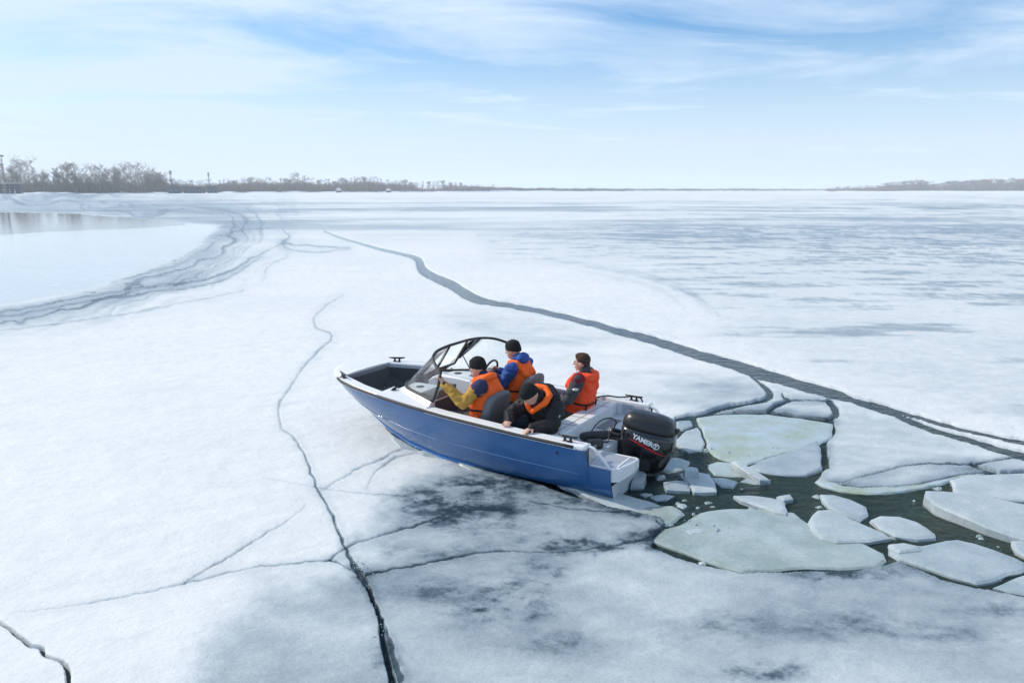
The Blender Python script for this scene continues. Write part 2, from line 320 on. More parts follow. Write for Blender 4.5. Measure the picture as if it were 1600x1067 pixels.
    Z = Z * (1 - op) + (-.07) * op
    # buckled snow ridges left of the bow wave
    co = np.empty((X.size, 3), np.float32); co[:, 0] = X; co[:, 1] = Y; co[:, 2] = Z
    i, j = np.meshgrid(np.arange(nr - 1), np.arange(nc), indexing='ij')
    jn = (j + 1) % nc
    q = np.stack([i * nc + j, i * nc + jn, (i + 1) * nc + jn, (i + 1) * nc + j], -1).reshape(-1, 4)
    me = bpy.data.meshes.new('ice_sheet'); me.vertices.add(len(co)); me.vertices.foreach_set('co', co.ravel())
    me.loops.add(q.size); me.loops.foreach_set('vertex_index', q.ravel().astype(np.int32))
    me.polygons.add(len(q)); me.polygons.foreach_set('loop_start', np.arange(0, q.size, 4, dtype=np.int32)); me.polygons.foreach_set('loop_total', np.full(len(q), 4, np.int32))
    me.update(calc_edges=True)
    at = me.attributes.new('tone', 'FLOAT', 'POINT'); at.data.foreach_set('value', tone.astype(np.float32))
    at = me.attributes.new('skin', 'FLOAT', 'POINT'); at.data.foreach_set('value', skin.astype(np.float32))
    if me.polygons[len(q) // 3].normal.z < 0: me.flip_normals()
    shade(me)
    return me

def ice_material():
    m = bpy.data.materials.new('snowy_ice'); m.use_nodes = True; t = m.node_tree; b = t.nodes['Principled BSDF']; L = t.links.new
    at = N(t, 'ShaderNodeAttribute', attribute_name='tone'); geo = N(t, 'ShaderNodeNewGeometry')
    mpg = N(t, 'ShaderNodeMapping'); L(geo.outputs['Position'], mpg.inputs[0]); mpg.inputs['Scale'].default_value = (.8, 1.25, 1); mpg.inputs['Rotation'].default_value = (0, 0, R(12))
    n1 = N(t, 'ShaderNodeTexNoise'); L(mpg.outputs[0], n1.inputs['Vector']); n1.inputs['Scale'].default_value = 2.6; n1.inputs['Detail'].default_value = 9; n1.inputs['Roughness'].default_value = .66
    n2 = N(t, 'ShaderNodeTexNoise'); L(mpg.outputs[0], n2.inputs['Vector']); n2.inputs['Scale'].default_value = 38; n2.inputs['Detail'].default_value = 5; n2.inputs['Roughness'].default_value = .7
    a = N(t, 'ShaderNodeMapRange'); L(n1.outputs[0], a.inputs[0]); a.inputs[1].default_value = .25; a.inputs[2].default_value = .75; a.inputs[3].default_value = -.13; a.inputs[4].default_value = .13
    c = N(t, 'ShaderNodeMapRange'); L(n2.outputs[0], c.inputs[0]); c.inputs[1].default_value = .25; c.inputs[2].default_value = .75; c.inputs[3].default_value = -.055; c.inputs[4].default_value = .055
    s0 = N(t, 'ShaderNodeMath', operation='ADD'); L(a.outputs[0], s0.inputs[0]); L(c.outputs[0], s0.inputs[1])
    w = N(t, 'ShaderNodeMath', operation='MULTIPLY_ADD'); L(at.outputs['Fac'], w.inputs[0]); w.inputs[1].default_value = 1.5; w.inputs[2].default_value = .22
    s1 = N(t, 'ShaderNodeMath', operation='MULTIPLY'); L(s0.outputs[0], s1.inputs[0]); L(w.outputs[0], s1.inputs[1])
    s2 = N(t, 'ShaderNodeMath', operation='ADD', use_clamp=True); L(s1.outputs[0], s2.inputs[0]); L(at.outputs['Fac'], s2.inputs[1])
    cr = N(t, 'ShaderNodeValToRGB'); L(s2.outputs[0], cr.inputs[0]); e = cr.color_ramp.elements
    e[0].position = 0; e[0].color = (.71, .725, .715, 1); e[1].position = 1; e[1].color = (.022, .036, .05, 1)
    for p, cc in ((.16, (.60, .635, .64)), (.34, (.405, .46, .485)), (.55, (.245, .30, .335)), (.78, (.085, .12, .145))):
        q = e.new(p); q.color = (*cc, 1)
    L(cr.outputs[0], b.inputs['Base Color'])
    ro = N(t, 'ShaderNodeMapRange'); L(s2.outputs[0], ro.inputs[0]); ro.inputs[1].default_value = .05; ro.inputs[2].default_value = .7; ro.inputs[3].default_value = .62; ro.inputs[4].default_value = .22
    sk = N(t, 'ShaderNodeAttribute', attribute_name='skin')
    rs = N(t, 'ShaderNodeMix', data_type='FLOAT'); L(sk.outputs['Fac'], rs.inputs['Factor']); L(ro.outputs[0], rs.inputs['A']); rs.inputs['B'].default_value = .09
    inv = N(t, 'ShaderNodeMath', operation='SUBTRACT'); inv.inputs[0].default_value = 1; L(sk.outputs['Fac'], inv.inputs[1])
    L(rs.outputs['Result'], b.inputs['Roughness']); b.inputs['IOR'].default_value = 1.31; b.inputs['Specular IOR Level'].default_value = .42
    bp2 = N(t, 'ShaderNodeBump'); L(n2.outputs[0], bp2.inputs['Height']); bst = N(t, 'ShaderNodeMath', operation='MULTIPLY'); L(inv.outputs[0], bst.inputs[0]); bst.inputs[1].default_value = .45; L(bst.outputs[0], bp2.inputs['Strength']); bp2.inputs['Distance'].default_value = .007
    bp = N(t, 'ShaderNodeBump'); L(n1.outputs[0], bp.inputs['Height']); L(bst.outputs[0], bp.inputs['Strength']); bp.inputs['Distance'].default_value = .10; L(bp2.outputs[0], bp.inputs['Normal'])
    L(bp.outputs[0], b.inputs['Normal'])
    return m
M_ICE = ice_material()
ice_me = build_ice(); ice_me.materials.append(M_ICE)
tag(link('ice_sheet', ice_me), kind='structure')

# ------------------------------------------------------------------ water
def water_material():
    m = bpy.data.materials.new('lake_water'); m.use_nodes = True; t = m.node_tree; b = t.nodes['Principled BSDF']; L = t.links.new
    b.inputs['Base Color'].default_value = (.020, .034, .034, 1); b.inputs['Roughness'].default_value = .045; b.inputs['IOR'].default_value = 1.333; b.inputs['Specular IOR Level'].default_value = .5
    geo = N(t, 'ShaderNodeNewGeometry'); sp = N(t, 'ShaderNodeSeparateXYZ'); L(geo.outputs['Position'], sp.inputs[0])
    dv = N(t, 'ShaderNodeVectorMath', operation='DISTANCE'); L(geo.outputs['Position'], dv.inputs[0]); dv.inputs[1].default_value = (3.6, 7.6, 0)
    k = N(t, 'ShaderNodeMapRange'); L(dv.outputs['Value'], k.inputs[0]); k.inputs[1].default_value = 2.0; k.inputs[2].default_value = 9.0; k.inputs[3].default_value = 1.0; k.inputs[4].default_value = .30
    calm = N(t, 'ShaderNodeMapRange'); L(sp.outputs['X'], calm.inputs[0]); calm.inputs[1].default_value = -6.5; calm.inputs[2].default_value = -3; calm.inputs[3].default_value = .035; calm.inputs[4].default_value = 1.0
    amp = N(t, 'ShaderNodeMath', operation='MULTIPLY'); L(k.outputs[0], amp.inputs[0]); L(calm.outputs[0], amp.inputs[1])
    mpn = N(t, 'ShaderNodeMapping'); L(geo.outputs['Position'], mpn.inputs[0]); mpn.inputs['Scale'].default_value = (.7, 1.5, 1)
    n1 = N(t, 'ShaderNodeTexNoise'); L(mpn.outputs[0], n1.inputs['Vector']); n1.inputs['Scale'].default_value = 5.5; n1.inputs['Detail'].default_value = 5; n1.inputs['Roughness'].default_value = .55; n1.inputs['Distortion'].default_value = .8
    n1.inputs['Detail'].default_value = 7; hh = N(t, 'ShaderNodeMath', operation='MULTIPLY'); L(n1.outputs[0], hh.inputs[0]); L(amp.outputs[0], hh.inputs[1])
    bp = N(t, 'ShaderNodeBump'); L(hh.outputs[0], bp.inputs['Height']); bp.inputs['Strength'].default_value = 1.0; bp.inputs['Distance'].default_value = .11; L(bp.outputs[0], b.inputs['Normal'])
    # silt stirred up by the propeller
    n2 = N(t, 'ShaderNodeTexNoise'); L(geo.outputs['Position'], n2.inputs['Vector']); n2.inputs['Scale'].default_value = 1.3; n2.inputs['Detail'].default_value = 5; n2.inputs['Distortion'].default_value = .7
    sl = N(t, 'ShaderNodeMapRange'); L(dv.outputs['Value'], sl.inputs[0]); sl.inputs[1].default_value = 1.5; sl.inputs[2].default_value = 4.2; sl.inputs[3].default_value = 1; sl.inputs[4].default_value = 0
    sm = N(t, 'ShaderNodeMath', operation='MULTIPLY', use_clamp=True); L(n2.outputs[0], sm.inputs[0]); L(sl.outputs[0], sm.inputs[1])
    mx = N(t, 'ShaderNodeMix', data_type='RGBA'); L(sm.outputs[0], mx.inputs['Factor']); mx.inputs["A"].default_value = (.012, .038, .062, 1); mx.inputs['B'].default_value = (.080, .108, .055, 1); L(mx.outputs['Result'], b.inputs['Base Color'])
    tr = N(t, 'ShaderNodeBsdfTransparent'); tr.inputs[0].default_value = (.55, .72, .60, 1)
    fr = N(t, 'ShaderNodeFresnel'); fr.inputs['IOR'].default_value = 1.333
    fm = N(t, 'ShaderNodeMapRange'); L(fr.outputs[0], fm.inputs[0]); fm.inputs[1].default_value = .03; fm.inputs[2].default_value = .35; fm.inputs[3].default_value = .45; fm.inputs[4].default_value = 1
    ms = N(t, 'ShaderNodeMixShader'); L(fm.outputs[0], ms.inputs[0]); L(tr.outputs[0], ms.inputs[1]); L(b.outputs[0], ms.inputs[2]); L(ms.outputs[0], t.nodes['Material Output'].inputs['Surface'])
    return m
w = MB(); w.add([(-500, -60, 0), (500, -60, 0), (500, 700, 0), (-500, 700, 0)], [(0, 1, 2, 3)])
tag(w.build('water', water_material()), kind='structure')
w = MB(); w.add([(-520, -70, -.75), (520, -70, -.75), (520, 720, -.75), (-520, 720, -.75)], [(0, 1, 2, 3)])
tag(w.build('lake_bed', principled('silt', (.020, .030, .030), .9)), kind='structure')

# ------------------------------------------------------------------ far shores
def at_dist(u, d): return ((u - 800) / 1174.0 * d, d)
def top_z(v, d): return CAM_H + (297.0 - v) * d / 1174.0
M_SNOW = principled('shore_snow', (.80, .84, .88), .75, var=.06, scale=.05, bump=.4, bscale=.3)
M_BARK = principled('bare_bark', (.28, .22, .19), .9, var=.25, scale=.6)
M_TWIG = principled('bare_twigs', (.32, .245, .205), .95, var=.2, scale=.4)
M_BUSH = principled('winter_brush', (.27, .21, .18), .95, var=.25, scale=.05)
M_FARW = principled('far_wood', (.10, .09, .09), .95, var=.2, scale=.02)
SHORE_U = [-900, -300, -60, 120, 255, 330, 430, 520, 640, 720, 800, 900, 1000, 1140, 1300]
SHORE_D = [560, 620, 690, 710, 740, 800, 860, 940, 1030, 1150, 1320, 1500, 1750, 2200, 2800]
def shore_d(u): return float(np.interp(u, SHORE_U, SHORE_D))
def bank(name, us, dist, hmax, seed):
    b = MB(); rows = []
    prof = [(0, -.3), (6, .35), (16, 1.0), (40, 1.0), (120, 1.2), (420, 1.4)]
    rnd = random.Random(seed)
    for u in us:
        d = dist(u); h = hmax * (.35 + 1.1 * float(vnoise(np.array([u / 33.0]), np.array([1.7]), seed)[0])); off = 14 * (float(vnoise(np.array([u / 21.0]), np.array([4.2]), seed + 1)[0]) - .5)
        rows.append([(*at_dist(u, d + s + off), z * h if i else z) for i, (s, z) in enumerate(prof)])
    n = len(prof); vs = [p for r in rows for p in r]
    b.add(vs, [(i * n + k, i * n + k + 1, (i + 1) * n + k + 1, (i + 1) * n + k) for i in range(len(rows) - 1) for k in range(n - 1)])
    o = b.build(name, M_SNOW, smooth_=True); tag(o, kind='structure')
    if o.data.polygons[0].normal.z < 0: o.data.flip_normals()
    return o
bank('shore_left', list(np.arange(-900, 1300, 6)), shore_d, 2.0, 5)
bank('shore_right', list(np.arange(1288, 2300, 7)), lambda u: 1480 - .12 * (u - 1288), 1.2, 8)

def make_tree(seed, H=20.0, spread=.32, dense=1.0, lean_up=.55):
    """trunk and limbs in one mesh, the twig crown in another"""
    rnd = random.Random(seed); tk = MB(); cr = MB()
    def branch(p, d, L, r, lev):
        n = 4 if lev == 0 else 3; pts = [p]; rs = [r]; dd = Vector(d)
        for i in range(n):
            dd = (dd + Vector((rnd.uniform(-1, 1), rnd.uniform(-1, 1), rnd.uniform(-.2, .6))) * (.10 if lev == 0 else .22)).normalized()
            pts.append(pts[-1] + dd * (L / n)); rs.append(r * (1 - .8 * (i + 1) / n))
        (tk if lev < 2 else cr).tube(pts, rs, 5 if lev == 0 else 3, False)
        if lev >= 3: return
        cnt = [int(15 * dense), int(7 * dense), int(7 * dense)][lev]
        for k in range(cnt):
            t = rnd.uniform(.14, 1.0) if lev == 0 else rnd.uniform(.25, 1.0)
            j = min(int(t * n), n - 1); q = pts[j].lerp(pts[j + 1], t * n - j)
            a = rnd.uniform(0, PI2); side = Vector((math.cos(a), math.sin(a), 0))
            nd = (dd * lean_up + side * (.75 if lev == 0 else .8) + Vector((0, 0, .25))).normalized()
            ll = [H * spread * (1.05 - .45 * t), L * .55, L * .55][lev] * rnd.uniform(.7, 1.2)
            branch(q, nd, ll, max([r * .36, r * .5, r * .6][lev], .034), lev + 1)
    branch(Vector((0, 0, -.5)), Vector((0, 0, 1)), H * .8, H * .016, 0)
    return tk, cr
def tree_proto(seed, **kw):
    tk, cr = make_tree(seed, **kw)
    e = empty('bare_tree'); tk.build('trunk', M_BARK, e); cr.build('crown', M_TWIG, e)
    return e
PROTO = [tree_proto(3, spread=.30, dense=1.1), tree_proto(8, spread=.36, dense=1.1), tree_proto(13, spread=.22, dense=1.25, lean_up=.9), tree_proto(21, spread=.40, dense=1.0, lean_up=.4), tree_proto(34, spread=.34, dense=1.35, lean_up=.5)]
proto_used = set()
def place_tree(k, u, d, vtop, label, group, rnd, zb=1.0, fat=1.0):
    e = PROTO[k]
    if k in proto_used: e = copy_tree(e)
    proto_used.add(k)
    x, y = at_dist(u, d); h = max(3.0, top_z(vtop, d) - zb)
    e.location = (x, y, zb); s = h / 17.8; f = s * fat * rnd.uniform(.9, 1.15); e.scale = (f, f, s); e.rotation_euler = (0, 0, rnd.uniform(0, PI2))
    tag(e, label, 'tree', group); return e
rnd = random.Random(77)
LT = [(-8,253,0),(2,256,2),(11,254,2),(22,262,4),(31,258,1),(38,251,3),(47,252,3),(57,260,2),(66,268,0),(76,272,4),(84,266,0),(93,262,2),(101,259,2),(108,257,4),(116,256,2),(122,255,2),(131,264,1),(139,270,0),(147,261,3),(156,262,1),(164,263,3),(173,268,0),(182,264,4),(190,262,3),(198,260,1),(206,260,3),(214,259,1),(222,261,3),(231,268,4),(240,266,1),(248,270,3),(254,280,0)]
for u, v, k in LT:
    place_tree(k, u + rnd.uniform(-2, 2), shore_d(u) + rnd.uniform(12, 50), v, 'tall bare tree in the high grove on the snowy shore beside the open pier shelter', 'tall bare trees in the grove by the pier shelter', rnd)
for i in range(46):
    u = rnd.uniform(-20, 258); place_tree(rnd.choice([0, 1, 2, 4]), u, shore_d(u) + rnd.uniform(10, 40), rnd.uniform(270, 284), 'half-grown bare tree in the undergrowth of the high grove', 'half-grown trees under the grove', rnd, fat=1.3)
MT_V = ([255, 290, 320, 360, 380, 400, 430, 450, 490, 520, 570, 600, 640, 690, 720, 770], [281, 282, 284, 281, 281, 278, 281, 279, 281, 281, 277, 281, 283, 284, 286, 289.5])
u = 262
while u < 775:
    v = float(np.interp(u, *MT_V)) + rnd.uniform(-1.5, 3)
    place_tree(rnd.choice([0, 1, 2, 3, 4, 4]), u, shore_d(u) + rnd.uniform(15, 60), v, 'low bare tree in the long row behind the shore cabins', 'low bare trees along the shore behind the cabins', rnd, fat=1.2); u += rnd.uniform(5, 11)
for u, v, k in [(461, 272, 3), (466, 274, 1), (477, 274, 2)]:
    place_tree(k, u, shore_d(u) + 30, v, 'tall thin bare tree standing above the low shoreline brush', 'tall thin trees above the shoreline brush', rnd)
RT_V = ([1295, 1330, 1345, 1368, 1390, 1412, 1440, 1452, 1462, 1478, 1492, 1502, 1530, 1570, 1600, 1800], [293, 291.5, 291, 290, 285, 284, 282, 285, 289, 285, 282, 284, 281, 281, 280, 279])
u = 1296
while u < 1650:
    v = float(np.interp(u, *RT_V)) + rnd.uniform(-.6, 1.4)
    place_tree(rnd.choice([1, 3, 4, 4]), u, 1500 + rnd.uniform(0, 40), v, 'bare round-crowned tree in the wood on the flat snowy point across the lake', 'round-crowned trees on the far point', rnd, .6, 1.7); u += rnd.uniform(3.6, 6.5)

def brush(name, spots, mat, label, cat):
    b = MB(); rn = random.Random(5); V = []; F = []
    for (x, y, z, h, w, cnt, tw) in spots:
        for k in range(cnt):
            ox = rn.gauss(0, w * .45); oy = rn.gauss(0, w * .45); tx = ox + rn.gauss(0, w * .35); ty = oy + rn.gauss(0, w * .35); hh = h * rn.uniform(.45, 1.0); a = rn.uniform(0, math.pi); cx = math.cos(a) * tw; cy = math.sin(a) * tw
            i = len(V); V += [(x + ox - cx, y + oy - cy, z - .4), (x + ox + cx, y + oy + cy, z - .4), (x + tx + cx * .6, y + ty + cy * .6, z + hh * .75), (x + tx - cx * .6, y + ty - cy * .6, z + hh * .75), (x + tx * 1.1, y + ty * 1.1, z + hh)]
            F += [(i, i + 1, i + 2, i + 3), (i + 3, i + 2, i + 4)]
    b.v = V; b.f = F; o = b.build(name, mat); tag(o, label, cat, kind='stuff'); return o
sp = []
for i in range(2600):
    u = rnd.uniform(-120, 262); d = shore_d(u) + rnd.uniform(8, 45); x, y = at_dist(u, d); h = (301 - rnd.uniform(279, 290)) * d / 1174; sp.append((x, y, .6, h, 1.9, 10, .13))
for i in range(2800):
    u = rnd.uniform(255, 800)
    d = shore_d(u) + rnd.uniform(10, 60); x, y = at_dist(u, d); vt = (float(np.interp(u, *MT_V)) if not 650 < u < 692 else 291) + rnd.uniform(1, 7); sp.append((x, y, .7, max(2, (300.5 - vt) * d / 1174), 2.4, 9, .16))
brush('shore_brush', sp, M_BUSH, 'grey brown bare brush massed along the snowy shore behind the ice', 'brush')
sp = []
for i in range(3600):
    u = rnd.uniform(1293, 1760); d = rnd.uniform(1490, 1540); x, y = at_dist(u, d); vt = float(np.interp(u, *RT_V)) + rnd.uniform(1.0, 8); sp.append((x, y, .4, max(2, (299.6 - vt) * d / 1174), 4.2, 8, .30))
brush('point_brush', sp, M_BUSH, 'low bare brush under the round-crowned trees on the far point', 'brush')
sp = []
for i in range(3000):
    u = rnd.uniform(730, 1320); d = shore_d(u) + rnd.uniform(10, 90); x, y = at_dist(u, d); vt = float(np.interp(u, [730, 800, 900, 1000, 1100, 1200, 1320], [289, 291, 292.5, 293.5, 294, 294.2, 294.8])) + 1.6 * (float(vnoise(np.array([u / 9.0]), np.array([2.2]), 4)[0]) - .3) + rnd.uniform(0, 2); sp.append((x, y, .4, max(2, (299 - vt) * d / 1174), d * .003, 7, d * .00022))
brush('far_wood', sp, M_FARW, 'thin hazy blue line of woods on the farthest shore', 'woods')

# ------------------------------------------------------------------ shore buildings and masts
M_DKW = principled('dark_blue_wall', (.045, .075, .11), .7, var=.2, scale=.5); M_BRW = principled('brown_wall', (.14, .09, .07), .8, var=.2, scale=.5); M_PALE = principled('pale_wall', (.5, .47, .43), .8, var=.1)
M_ROOFS = principled('snow_roof', (.52, .55, .58), .8); M_ROOFD = principled('dark_roof', (.10, .08, .08), .7); M_PANE = principled('dark_pane', (.03, .04, .05), .1); M_STEEL = principled('mast_steel', (.22, .24, .27), .5, metal=.4)
def cabin(name, u0, u1, v1, d, wall, roof, label, hip=.35, flat=False, vb=None):
    x0, y0 = at_dist(u0, d); x1, _ = at_dist(u1, d); w = x1 - x0; H = top_z(v1, d); hw = H * (1 - hip); dp = max(5.0, w * .6)
    e = empty(name, ((x0 + x1) / 2, y0 + dp / 2, 0))
    MB().box(-w / 2, w / 2, -dp / 2, dp / 2, -.4, hw).build('wall', wall, e)
    r = MB(); ov = .5
    if flat: r.box(-w / 2 - ov, w / 2 + ov, -dp / 2 - ov, dp / 2 + ov, hw + .003, H)
    else: r.add([(-w/2-ov,-dp/2-ov,hw-.1),(w/2+ov,-dp/2-ov,hw-.1),(w/2+ov,dp/2+ov,hw-.1),(-w/2-ov,dp/2+ov,hw-.1),(-w/2+w*.2,0,H),(w/2-w*.2,0,H)], [(0,1,5,4),(1,2,5),(2,3,4,5),(3,0,4),(3,2,1,0)])
    r.build('roof', roof, e)
    n = max(2, int(w / 3.5))
    for i in range(n):
        cx = -w / 2 + (i + .5) * w / n
        f = MB().box(cx - .55, cx + .55, -dp / 2 - .06, -dp / 2 + .05, hw * .38, hw * .72).build('window', M_PALE, e)
        MB().box(cx - .42, cx + .42, -dp / 2 - .08, -dp / 2 - .03, hw * .42, hw * .68).build('pane', M_PANE, f)
    tag(e, label, 'cabin'); return e
cabin('boathouse', 263, 279, 291.5, 735, M_DKW, M_ROOFD, 'dark blue boathouse below the steel mast with a round platform', .2, True)
cabin('boathouse', 287, 314, 292.5, 765, M_DKW, M_ROOFD, 'long low dark houseboat between two dark boathouses', .22, True)
cabin('boathouse', 324, 337, 291, 795, M_DKW, M_BRW, 'narrow dark boathouse below the thin steel mast', .2, True)
cabin('cabin', 349, 369, 285, 850, M_BRW, M_ROOFS, 'brown cabin with a snow-covered steep roof', .6)
cabin('cabin', 233, 259, 283.5, 800, M_BRW, M_ROOFD, 'large brown house among the tall grove', .4)
cabin('cabin', 525, 532, 293.5, 930, M_BRW, M_ROOFS, 'small brown cabin with a white snowy roof in the shore brush', .6)
cabin('cabin', 603, 610, 295, 985, M_BRW, M_ROOFS, 'tiny brown cabin beside the open snowy bank', .5)
def pier():
    d = 672; x0, y = at_dist(-14, d); x1, _ = at_dist(30, d); w = x1 - x0; H = top_z(286, d); e = empty('pier_shelter', ((x0 + x1) / 2, y, 0))
    MB().box(-w/2-1, w/2+1, -4, 4, -.3, .9).build('deck', M_DKW, e)
    MB().box(-w/2-1, w/2+.5, -4.5, 4.5, H - .9, H).build('roof', M_PALE, e)
    for px, pw in ((-w/2, 1.1), (-w*.14, .5), (w*.1, .5), (w*.25, .9), (w/2 - 1, 1.6)):
        MB().box(px - pw, px + pw, -1.2, 1.2, .9, H - .9).build('post', M_DKW, e)
    MB().box(-w/2, w/2 - 1, -.6, .6, 3.0, 3.8).build('rail', M_PALE, e)
    tag(e, 'open pier shelter with a flat pale roof on dark posts', 'pier')
pier()
def mast(u, vtop, d, r, head, label, name):
    x, y = at_dist(u, d); H = top_z(vtop, d); e = empty(name, (x, y, 0))
    p = MB()
    for a in range(3):
        c = math.cos(a * 2.094); s_ = math.sin(a * 2.094); p.tube([(c * r, s_ * r, -.5), (c * r * .45, s_ * r * .45, H * .93)], .16, 5)
    for k in range(9):
        z0 = H * .1 * k; f = lambda z: r * (1 - .55 * z / (H * .93))
        for a in range(3):
            p.tube([(math.cos(a*2.094)*f(z0), math.sin(a*2.094)*f(z0), z0), (math.cos((a+1)*2.094)*f(z0+H*.1), math.sin((a+1)*2.094)*f(z0+H*.1), z0 + H * .1)], .1, 3)
    p.build('lattice', M_STEEL, e)
    h = MB()
    if head == 'lamp':
        h.tube([(-2.2, 0, H*.955), (2.2, 0, H*.955)], .25, 6)
        for q in (-2, -.7, .7, 2): h.box(q - .45, q + .45, -.6, .3, H*.95, H)
        h.build('floodlight_bar', M_STEEL, e)
    else:
        for zz in (.80, .88): h.tube([(0, 0, H*zz), (0, 0, H*zz + 1.6)], head, 10)
        h.build('platform', M_STEEL, e); MB().tube([(0, 0, H * .9), (0, 0, H * 1.02)], .14, 5).build('antenna', M_STEEL, e)
    tag(e, label, 'mast')
mast(8.5, 244, 745, 1.2, 'lamp', 'tall floodlight mast rising out of the bare grove', 'floodlight_mast')
mast(268.5, 266, 860, 1.2, 1.7, 'steel lattice mast with a round platform behind the boathouse', 'lattice_mast')
mast(327.5, 269, 900, .9, 1.15, 'thin steel lattice mast behind the narrow boathouse', 'lattice_mast')

# ------------------------------------------------------------------ broken floes in the wake
def floe_material(name, col, tint, rough, wet):
    m = bpy.data.materials.new(name); m.use_nodes = True; t = m.node_tree; b = t.nodes['Principled BSDF']; L = t.links.new
    geo = N(t, 'ShaderNodeNewGeometry')
    n1 = N(t, 'ShaderNodeTexNoise'); L(geo.outputs['Position'], n1.inputs['Vector']); n1.inputs['Scale'].default_value = 2.2; n1.inputs['Detail'].default_value = 8; n1.inputs['Roughness'].default_value = .6
    n2 = N(t, 'ShaderNodeTexNoise'); L(geo.outputs['Position'], n2.inputs['Vector']); n2.inputs['Scale'].default_value = 30; n2.inputs['Detail'].default_value = 5; n2.inputs['Roughness'].default_value = .7
    mr = N(t, 'ShaderNodeMapRange'); L(n1.outputs[0], mr.inputs[0]); mr.inputs[1].default_value = .36; mr.inputs[2].default_value = .66
    mx = N(t, 'ShaderNodeMix', data_type='RGBA'); L(mr.outputs[0], mx.inputs['Factor']); mx.inputs['A'].default_value = (*tint, 1); mx.inputs['B'].default_value = (*col, 1)
    m2 = N(t, 'ShaderNodeMapRange'); L(n2.outputs[0], m2.inputs[0]); m2.inputs[1].default_value = .3; m2.inputs[2].default_value = .7; m2.inputs[3].default_value = .86; m2.inputs[4].default_value = 1.1
    sc = N(t, 'ShaderNodeVectorMath', operation='SCALE'); L(mx.outputs['Result'], sc.inputs[0]); L(m2.outputs[0], sc.inputs['Scale']); L(sc.outputs[0], b.inputs['Base Color'])
    b.inputs['Roughness'].default_value = rough; b.inputs['IOR'].default_value = 1.31
    b.inputs['Coat Weight'].default_value = wet; b.inputs['Coat Roughness'].default_value = .12; b.inputs['Coat IOR'].default_value = 1.33
    b.inputs['Subsurface Weight'].default_value = .35; b.inputs['Subsurface Radius'].default_value = (.02, .05, .06); b.inputs['Subsurface Scale'].default_value = .6
    bp2 = N(t, 'ShaderNodeBump'); L(n2.outputs[0], bp2.inputs['Height']); bp2.inputs['Strength'].default_value = .3; bp2.inputs['Distance'].default_value = .01
    bp = N(t, 'ShaderNodeBump'); L(n1.outputs[0], bp.inputs['Height']); bp.inputs['Strength'].default_value = .35; bp.inputs['Distance'].default_value = .06; L(bp2.outputs[0], bp.inputs['Normal']); L(bp.outputs[0], b.inputs['Normal'])
    return m
M_FW = floe_material('floe_white', (.48, .535, .545), (.35, .41, .43), .40, .4)
M_FG = floe_material('floe_grey', (.41, .47, .49), (.27, .335, .36), .35, .5)
M_FA = floe_material('floe_awash', (.40, .47, .46), (.27, .335, .31), .22, .8)
M_FS = floe_material('floe_sunken', (.40, .46, .38), (.25, .31, .22), .3, .2)
M_FGR = floe_material('floe_green', (.43, .51, .54), (.34, .40, .30), .25, .7)
def c5(x, y): return (1000 + x / 2.667, 600 + y / 2.667)
def floe(pts, label, mat, top=.045, thick=.10, tilt=(0, 0), crop=True, seed=1, name='ice_floe', cat='ice floe', jag=.045):
    if .02 < top < .1: top = .016 + top * .52
    rn = random.Random(seed); P = [Vector((*ground(*(c5(*p) if crop else p), top), 0)) for p in pts]
    c = sum(P, Vector()) / len(P); Q = []
    n = len(P)
    for i in range(n):
        a, b = P[i], P[(i + 1) % n]; L = (b - a).length; k = max(1, int(L / .11)); nn = Vector((-(b - a).y, (b - a).x, 0)).normalized()
        for j in range(k):
            t = j / k; q = a.lerp(b, t)
            if j: q += nn * rn.uniform(-jag, jag) * min(1, L)
            Q.append((q - c) * 1.035)
    # round the corners a little
    Q = [Q[i] * .84 + (Q[i - 1] + Q[(i + 1) % len(Q)]) * .08 for i in range(len(Q))]
    zt = lambda q: tilt[0] * q.x + tilt[1] * q.y
    def ring(s_, dz, j): return [(q.x * s_ + rn.uniform(-j, j), q.y * s_ + rn.uniform(-j, j), top + dz + zt(q) * 1.0) for q in Q]
    size = max(q.length for q in Q); ins = 1 - .03 / max(size, .1)
    m = MB(); m.rings([ring(.97, -thick, .012), ring(1.0, -thick * .5, .012), ring(ins + (1 - ins) * .8, -.016, .006), ring(ins - .02 / max(size, .1), -.003, .004), ring(ins - .06 / max(size, .1), 0, .003)], True, True)
    e = m.build(name, mat, None, False, (c.x, c.y, 0)); tag(e, label, cat, 'broken ice floes in the wake'); return e
